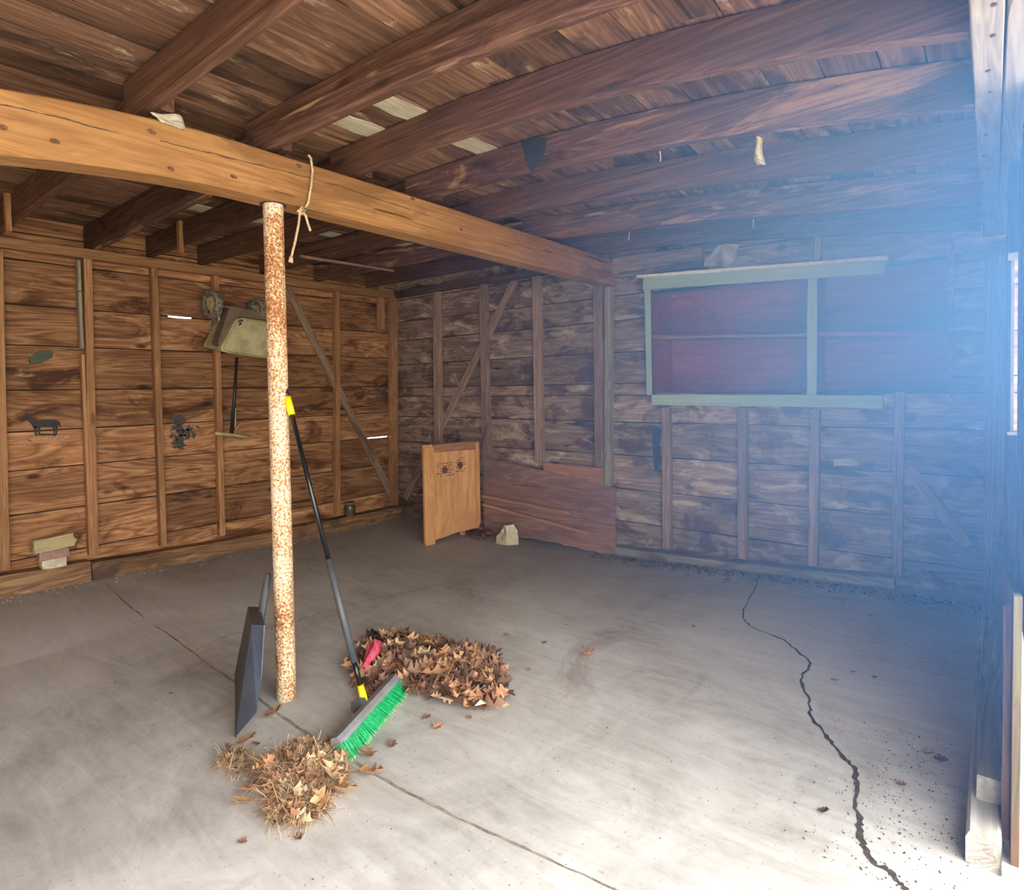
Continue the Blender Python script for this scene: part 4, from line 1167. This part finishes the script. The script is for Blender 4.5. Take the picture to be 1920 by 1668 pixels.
random.seed(21)
def one_leaf(u, v, z, size, rot, tilt, curl, rv, label, group=None, lobes=3, seed=1.0, tx=0):
    bm = bmesh.new(); rnd = []
    leaf_into(bm, Matrix.Identity(4), size, curl, rnd, rv, seed, lobes)
    o = obj('oak_leaf', bm, M['leaf']); 
    o.location = fl(u, v, z); o.rotation_euler = (tilt, tx, rot)
    set_attr(o, 'rnd', rnd)
    md = o.modifiers.new('thick', 'SOLIDIFY'); md.thickness = .0008
    return tag(o, label, 'leaf', group)
one_leaf(888, 1298, -1.44, .15, 1.1, -.35, .25, .90, 'bright tan lobed oak leaf on the lower right of the large heap')
one_leaf(846, 1302, -1.44, .13, -.9, -.4, .4, 1.0, 'pale curled grey leaf at the lower front of the large heap', lobes=2)
one_leaf(818, 1262, -1.40, .17, .8, -.4, .3, .74, 'broad orange-brown oak leaf in the middle of the large heap')
one_leaf(835, 1245, -1.40, .15, 2.4, -.3, .3, .70, 'second orange-brown oak leaf just above the middle of the large heap')
one_leaf(925, 1325, -1.46, .13, .3, -.5, .6, .45, 'reddish folded leaf at the lower right edge of the large heap', lobes=2)
one_leaf(638, 1480, -1.47, .14, .5, -.2, .3, .82, 'tan star-shaped oak leaf at the right edge of the small heap')
one_leaf(622, 1450, -1.44, .13, -.6, -.3, .4, .95, 'pale tan oak leaf on the upper right of the small heap')
one_leaf(478, 1478, -1.47, .15, .9, -.2, .3, .70, 'large brown oak leaf at the left edge of the small heap')
one_leaf(455, 1500, -1.485, .08, .3, 0, .2, .85, 'small tan leaf left of the small heap, below the large brown one')
one_leaf(462, 1386, -1.492, .10, 1.9, 0, .2, .72, 'tan oak leaf on the floor just below the dustpan tip')
one_leaf(694, 1450, -1.485, .11, .5, 0, .6, .60, 'lone brown oak leaf right of the small heap')
one_leaf(1103, 1226, -1.485, .09, .6, 0, .7, .68, 'lone orange-brown leaf on the open floor right of the large heap')
one_leaf(948, 1190, -1.488, .05, .1, 0, .5, .5, 'small red-brown leaf fragment above the large heap')
one_leaf(512, 1338, -1.488, .10, 2.0, 0, .5, .52, 'curled brown leaf at the foot of the rusty pole')
one_leaf(545, 1530, -1.46, .09, .2, -.3, .8, .58, 'rust-brown folded leaf at the bottom of the small heap', lobes=2)
one_leaf(605, 1510, -1.45, .10, 2.8, -.3, .8, .92, 'cream folded leaf at the lower right of the small heap', lobes=2)
one_leaf(690, 1412, -1.49, .09, -.4, 0, .3, .50, 'brown leaf lying just below the broom bristles')
spots = [(1600, 1260), (1640, 1270), (1545, 1520), (1740, 1410), (990, 1255), (1765, 1425), (1565, 1275), (1630, 1155), (480, 1395), (560, 1400), (820, 1362), (800, 1345), (880, 1345), (735, 1395), (1300, 1175), (320, 1300), (560, 1570), (455, 1578), (1020, 1205), (1690, 1470)]
for (u, v) in spots:
    one_leaf(u, v, floor_z(fl(u, v).x, fl(u, v).y) + .006, random.uniform(.03, .06), random.uniform(0, 6), 0, .4, random.uniform(.05, .5), 'tiny dark leaf fragment lying alone on the concrete floor', 'leaf fragments scattered on the floor', seed=random.uniform(0, 6))

# trash in the large heap
def film(name, pix, z, mat, label, amp=.02, seed=0, back=(.35, -.55, .75)):
    l = [p[0] for p in pix]; r = [p[1] for p in pix]
    o = crumple(name, out_from(l, r, lambda u, v: fl(u, v, z)), mat, depth=.012, amp=amp, seed=seed, back=back, rows=9, cols=6)
    return tag(o, label, 'plastic')
film('pink_wrapper', [((692, 1202), (722, 1204)), ((690, 1215), (718, 1214)), ((684, 1230), (708, 1226)), ((679, 1245), (696, 1240)), ((678, 1254), (688, 1252))], -1.36, M['pink'], 'crumpled pink plastic wrapper on the left of the large leaf heap', seed=3)
film('black_plastic_strip', [((686, 1186), (698, 1180)), ((694, 1196), (715, 1190)), ((712, 1205), (735, 1196)), ((722, 1207), (738, 1203))], -1.39, M['black_film'], 'torn black plastic strip behind the pink wrapper', seed=5)
film('black_plastic_strip', [((728, 1208), (736, 1204)), ((745, 1198), (752, 1190)), ((765, 1188), (778, 1186))], -1.39, M['black_film'], 'black plastic strip on the top edge of the large heap, right of the pink wrapper', seed=8)
bm = bmesh.new(); a = fl(890, 1323, -1.45); b = fl(912, 1317, -1.45)
add_tube(bm, [a, a.lerp(b, .5) + Vector((0, 0, .01)), b], [.001, .012, .002], 6)
tag(obj('feather', bm, M['white_fleck']), 'small white feather at the lower edge of the large heap', 'feather')
bm = bmesh.new(); add_tube(bm, [fl(835, 1275, -1.37), fl(848, 1245, -1.36), fl(861, 1225, -1.37)], [.004, .003, .002], 6)
tag(obj('twig', bm, M['straw']), 'pale straw-coloured twig lying across the large heap', 'twig')
bm = bmesh.new(); add_tube(bm, [fl(1690, 1440), fl(1700, 1447), fl(1712, 1452)], [.003, .003, .002], 6)
# ------------------------------------------------------------------ crack, joint, crumbs
def ribbon(name, pix, w0, mat, z=.0015, jit=.012, sub=7, parent=floor, seed=0, wfun=None):
    random.seed(seed); pts = [fl(u, v) for u, v in pix]; P = []
    for a, b in zip(pts, pts[1:]):
        for k in range(sub):
            f = k / sub; q = a.lerp(b, f); P.append(q + Vector((random.uniform(-1, 1), random.uniform(-1, 1), 0)) * jit * (k > 0))
    P.append(pts[-1]); bm = bmesh.new(); prev = None
    for i, p in enumerate(P):
        d = (P[min(i+1, len(P)-1)] - P[max(i-1, 0)]).normalized(); s = Vector((-d.y, d.x, 0))
        w = w0 * random.uniform(.5, 1.3) * (wfun(i / len(P)) if wfun else 1)
        g = []
        for k in (-1, 1):
            q = p + s * w / 2 * k; g.append(bm.verts.new((q.x, q.y, floor_z(q.x, q.y) + noise.noise(Vector((q.x, q.y, floor_z(q.x, q.y))) * 1.1) * .004 + z)))
        if prev: bm.faces.new((prev[0], prev[1], g[1], g[0]))
        prev = g
    o = obj(name, bm, mat, parent=parent); return o
ribbon('floor_crack', [(1425, 1100), (1412, 1130), (1393, 1160), (1393, 1175), (1405, 1188), (1445, 1205), (1470, 1215), (1495, 1235), (1518, 1255), (1516, 1268), (1503, 1275), (1505, 1295), (1518, 1320), (1520, 1345), (1545, 1375), (1560, 1395), (1585, 1425), (1603, 1440), (1606, 1470), (1603, 1500), (1612, 1540), (1612, 1565), (1625, 1600), (1640, 1620), (1670, 1632), (1680, 1650), (1702, 1672)], .017, M['crack'], seed=4, jit=.006, sub=5, wfun=lambda t: .45 + .75 * t)
ribbon('control_joint', [(195, 1105), (240, 1140), (320, 1192), (390, 1245), (460, 1292), (560, 1365), (640, 1413), (739, 1473), (860, 1535), (1000, 1597), (1165, 1672)], .011, M['joint'], seed=5, jit=.003)
ribbon('thin_crack', [(360, 1222), (430, 1190), (540, 1172), (600, 1150), (720, 1118), (880, 1085)], .006, M['joint'], seed=6, jit=.008)
def crumbs(name, fn, n, mat, label, smin, smax, seed):
    random.seed(seed); bm = bmesh.new()
    for _ in range(n):
        x, y = fn(); s = random.uniform(smin, smax); z = floor_z(x, y)
        vs = [bm.verts.new((x + random.uniform(-s, s), y + random.uniform(-s, s), z + random.uniform(0, s))) for _ in range(4)]
        for f in ((0,1,2),(0,2,3),(0,3,1),(1,3,2)): bm.faces.new([vs[i] for i in f])
    return tag(obj(name, bm, mat), label, 'debris', kind='stuff')
crumbs('paint_flecks', lambda: (-5.42 + abs(random.gauss(0, .07)), random.uniform(.9, 4.3)), 420, M['white_fleck'], 'white paint flecks scattered along the foot of the left wall', .004, .010, 31)
crumbs('dirt_crumbs', lambda: (random.uniform(-2.75, 0), 4.60 - abs(random.gauss(0, .09))), 1600, M['dirt'], 'dark dirt and crumbs along the foot of the back wall', .005, .016, 32)
crumbs('floor_grit', lambda: (random.uniform(-3.6, -.1), random.uniform(1.0, 4.2)), 1300, M['dirt'], 'fine dark grit scattered over the open concrete floor', .002, .0045, 33)
crumbs('doorway_grit', lambda: (random.gauss(-.22, .14), random.uniform(2.05, 3.0)), 700, M['dirt'], 'dark grit on the floor beside the stacked timbers', .002, .006, 34)
crumbs('pale_grit', lambda: (random.uniform(-5.0, -.1), random.uniform(1.0, 4.2)), 600, M['white_fleck'], 'pale specks scattered over the concrete floor', .0015, .004, 35)
random.seed(50)

# ------------------------------------------------------------------ right side: timbers, plank, corner post
o = beam('stacked_timber', (-.012, 2.30, -1.452), (-.012, 4.45, -1.452), .085, .10, M['timber'], jit=.005, ends=.02, bev=.008)
tag(o, 'lower weathered timber on the floor along the doorway wall, jutting out nearest', 'timber')
o = beam('stacked_timber', (.004, 2.50, -1.355), (.004, 4.5, -1.355), .082, .085, M['timber'], jit=.004, ends=.012, bev=.006)
tag(o, 'upper grey timber lying on top of the jutting one by the doorway', 'timber')
lp = empty('leaning_plank', (.065, 2.3, -1.5))
bm = bmesh.new()
a = [Vector(v) for v in ((.052, 2.37, -1.5), (.020, 4.4, -1.36), (.020, 4.4, -.93), (.054, 2.3, -.64))]
b = [p + Vector((.020, 0, 0)) for p in a]
va = [bm.verts.new(p - Vector(lp.location)) for p in a]; vb = [bm.verts.new(p - Vector(lp.location)) for p in b]
bm.faces.new(va); bm.faces.new(vb[::-1])
for i in range(4): bm.faces.new((va[i], va[(i+1) % 4], vb[(i+1) % 4], vb[i]))
obj('board', bm, M['mossy'], parent=lp)
WORLD[lp.name] = Matrix.Translation(lp.location)
beam('edge_strip', (.040, 2.44, -1.46), (.043, 2.40, -.70), .02, .02, M['timber_dark'], up=(1, 0, 0), parent=lp)
tag(lp, 'mossy weathered board on edge beside the doorway with a greenish near end', 'board')
o = beam('corner_post', (.015, 4.66, -1.38), (.015, 4.66, .80), .10, .07, M['stud_grey'], up=(0, -1, 0)); tag(o, 'dim upright post at the back right corner under the header', 'post')
o = beam('jamb_board', (.098, 2.30, -.60), (.098, 2.33, .85), .05, .02, M['door'], up=(1, 0, 0)); tag(o, 'narrow dark jamb board at the right edge of the photo', 'board')

# ------------------------------------------------------------------ lens-flare haze imitated by a scatter volume
hm = bpy.data.materials.new('flare_veil'); hm.use_nodes = True; nt = hm.node_tree; nt.nodes.clear()
ho = nt.nodes.new('ShaderNodeOutputMaterial'); vs_ = nt.nodes.new('ShaderNodeVolumeScatter')
vs_.inputs['Color'].default_value = (.105, .29, .68, 1); vs_.inputs['Anisotropy'].default_value = 0.0
tc = nt.nodes.new('ShaderNodeTexCoord'); sx = nt.nodes.new('ShaderNodeSeparateXYZ'); nt.links.new(tc.outputs['Object'], sx.inputs[0])
# thins out away from the doorway (-x) and towards the floor
fx = nt.nodes.new('ShaderNodeMapRange'); fx.interpolation_type = 'SMOOTHERSTEP'
fx.inputs['From Min'].default_value = -2.4; fx.inputs['From Max'].default_value = .5; nt.links.new(sx.outputs[0], fx.inputs['Value'])
fz = nt.nodes.new('ShaderNodeMapRange'); fz.interpolation_type = 'SMOOTHERSTEP'
fz.inputs['From Min'].default_value = -1.5; fz.inputs['From Max'].default_value = .9; fz.inputs['To Min'].default_value = .04; nt.links.new(sx.outputs[2], fz.inputs['Value'])
fy = nt.nodes.new('ShaderNodeMapRange'); fy.interpolation_type = 'SMOOTHERSTEP'
fy.inputs['From Min'].default_value = .7; fy.inputs['From Max'].default_value = 2.6; nt.links.new(sx.outputs[1], fy.inputs['Value'])
dd = math_(nt, 'MULTIPLY', math_(nt, 'MULTIPLY', math_(nt, 'POWER', fx.outputs[0], 1.2), math_(nt, 'MULTIPLY', fz.outputs[0], fy.outputs[0])), .70)
nt.links.new(dd, vs_.inputs['Density']); nt.links.new(vs_.outputs[0], ho.inputs['Volume'])
bm = bmesh.new(); add_box(bm, (-2.4, .8, -1.40), (.078, 4.60, 1.06))
hz = obj('flare_veil', bm, hm); tag(hz, 'bluish lens-flare haze hanging in the air beside the doorway', 'veil', kind='stuff')
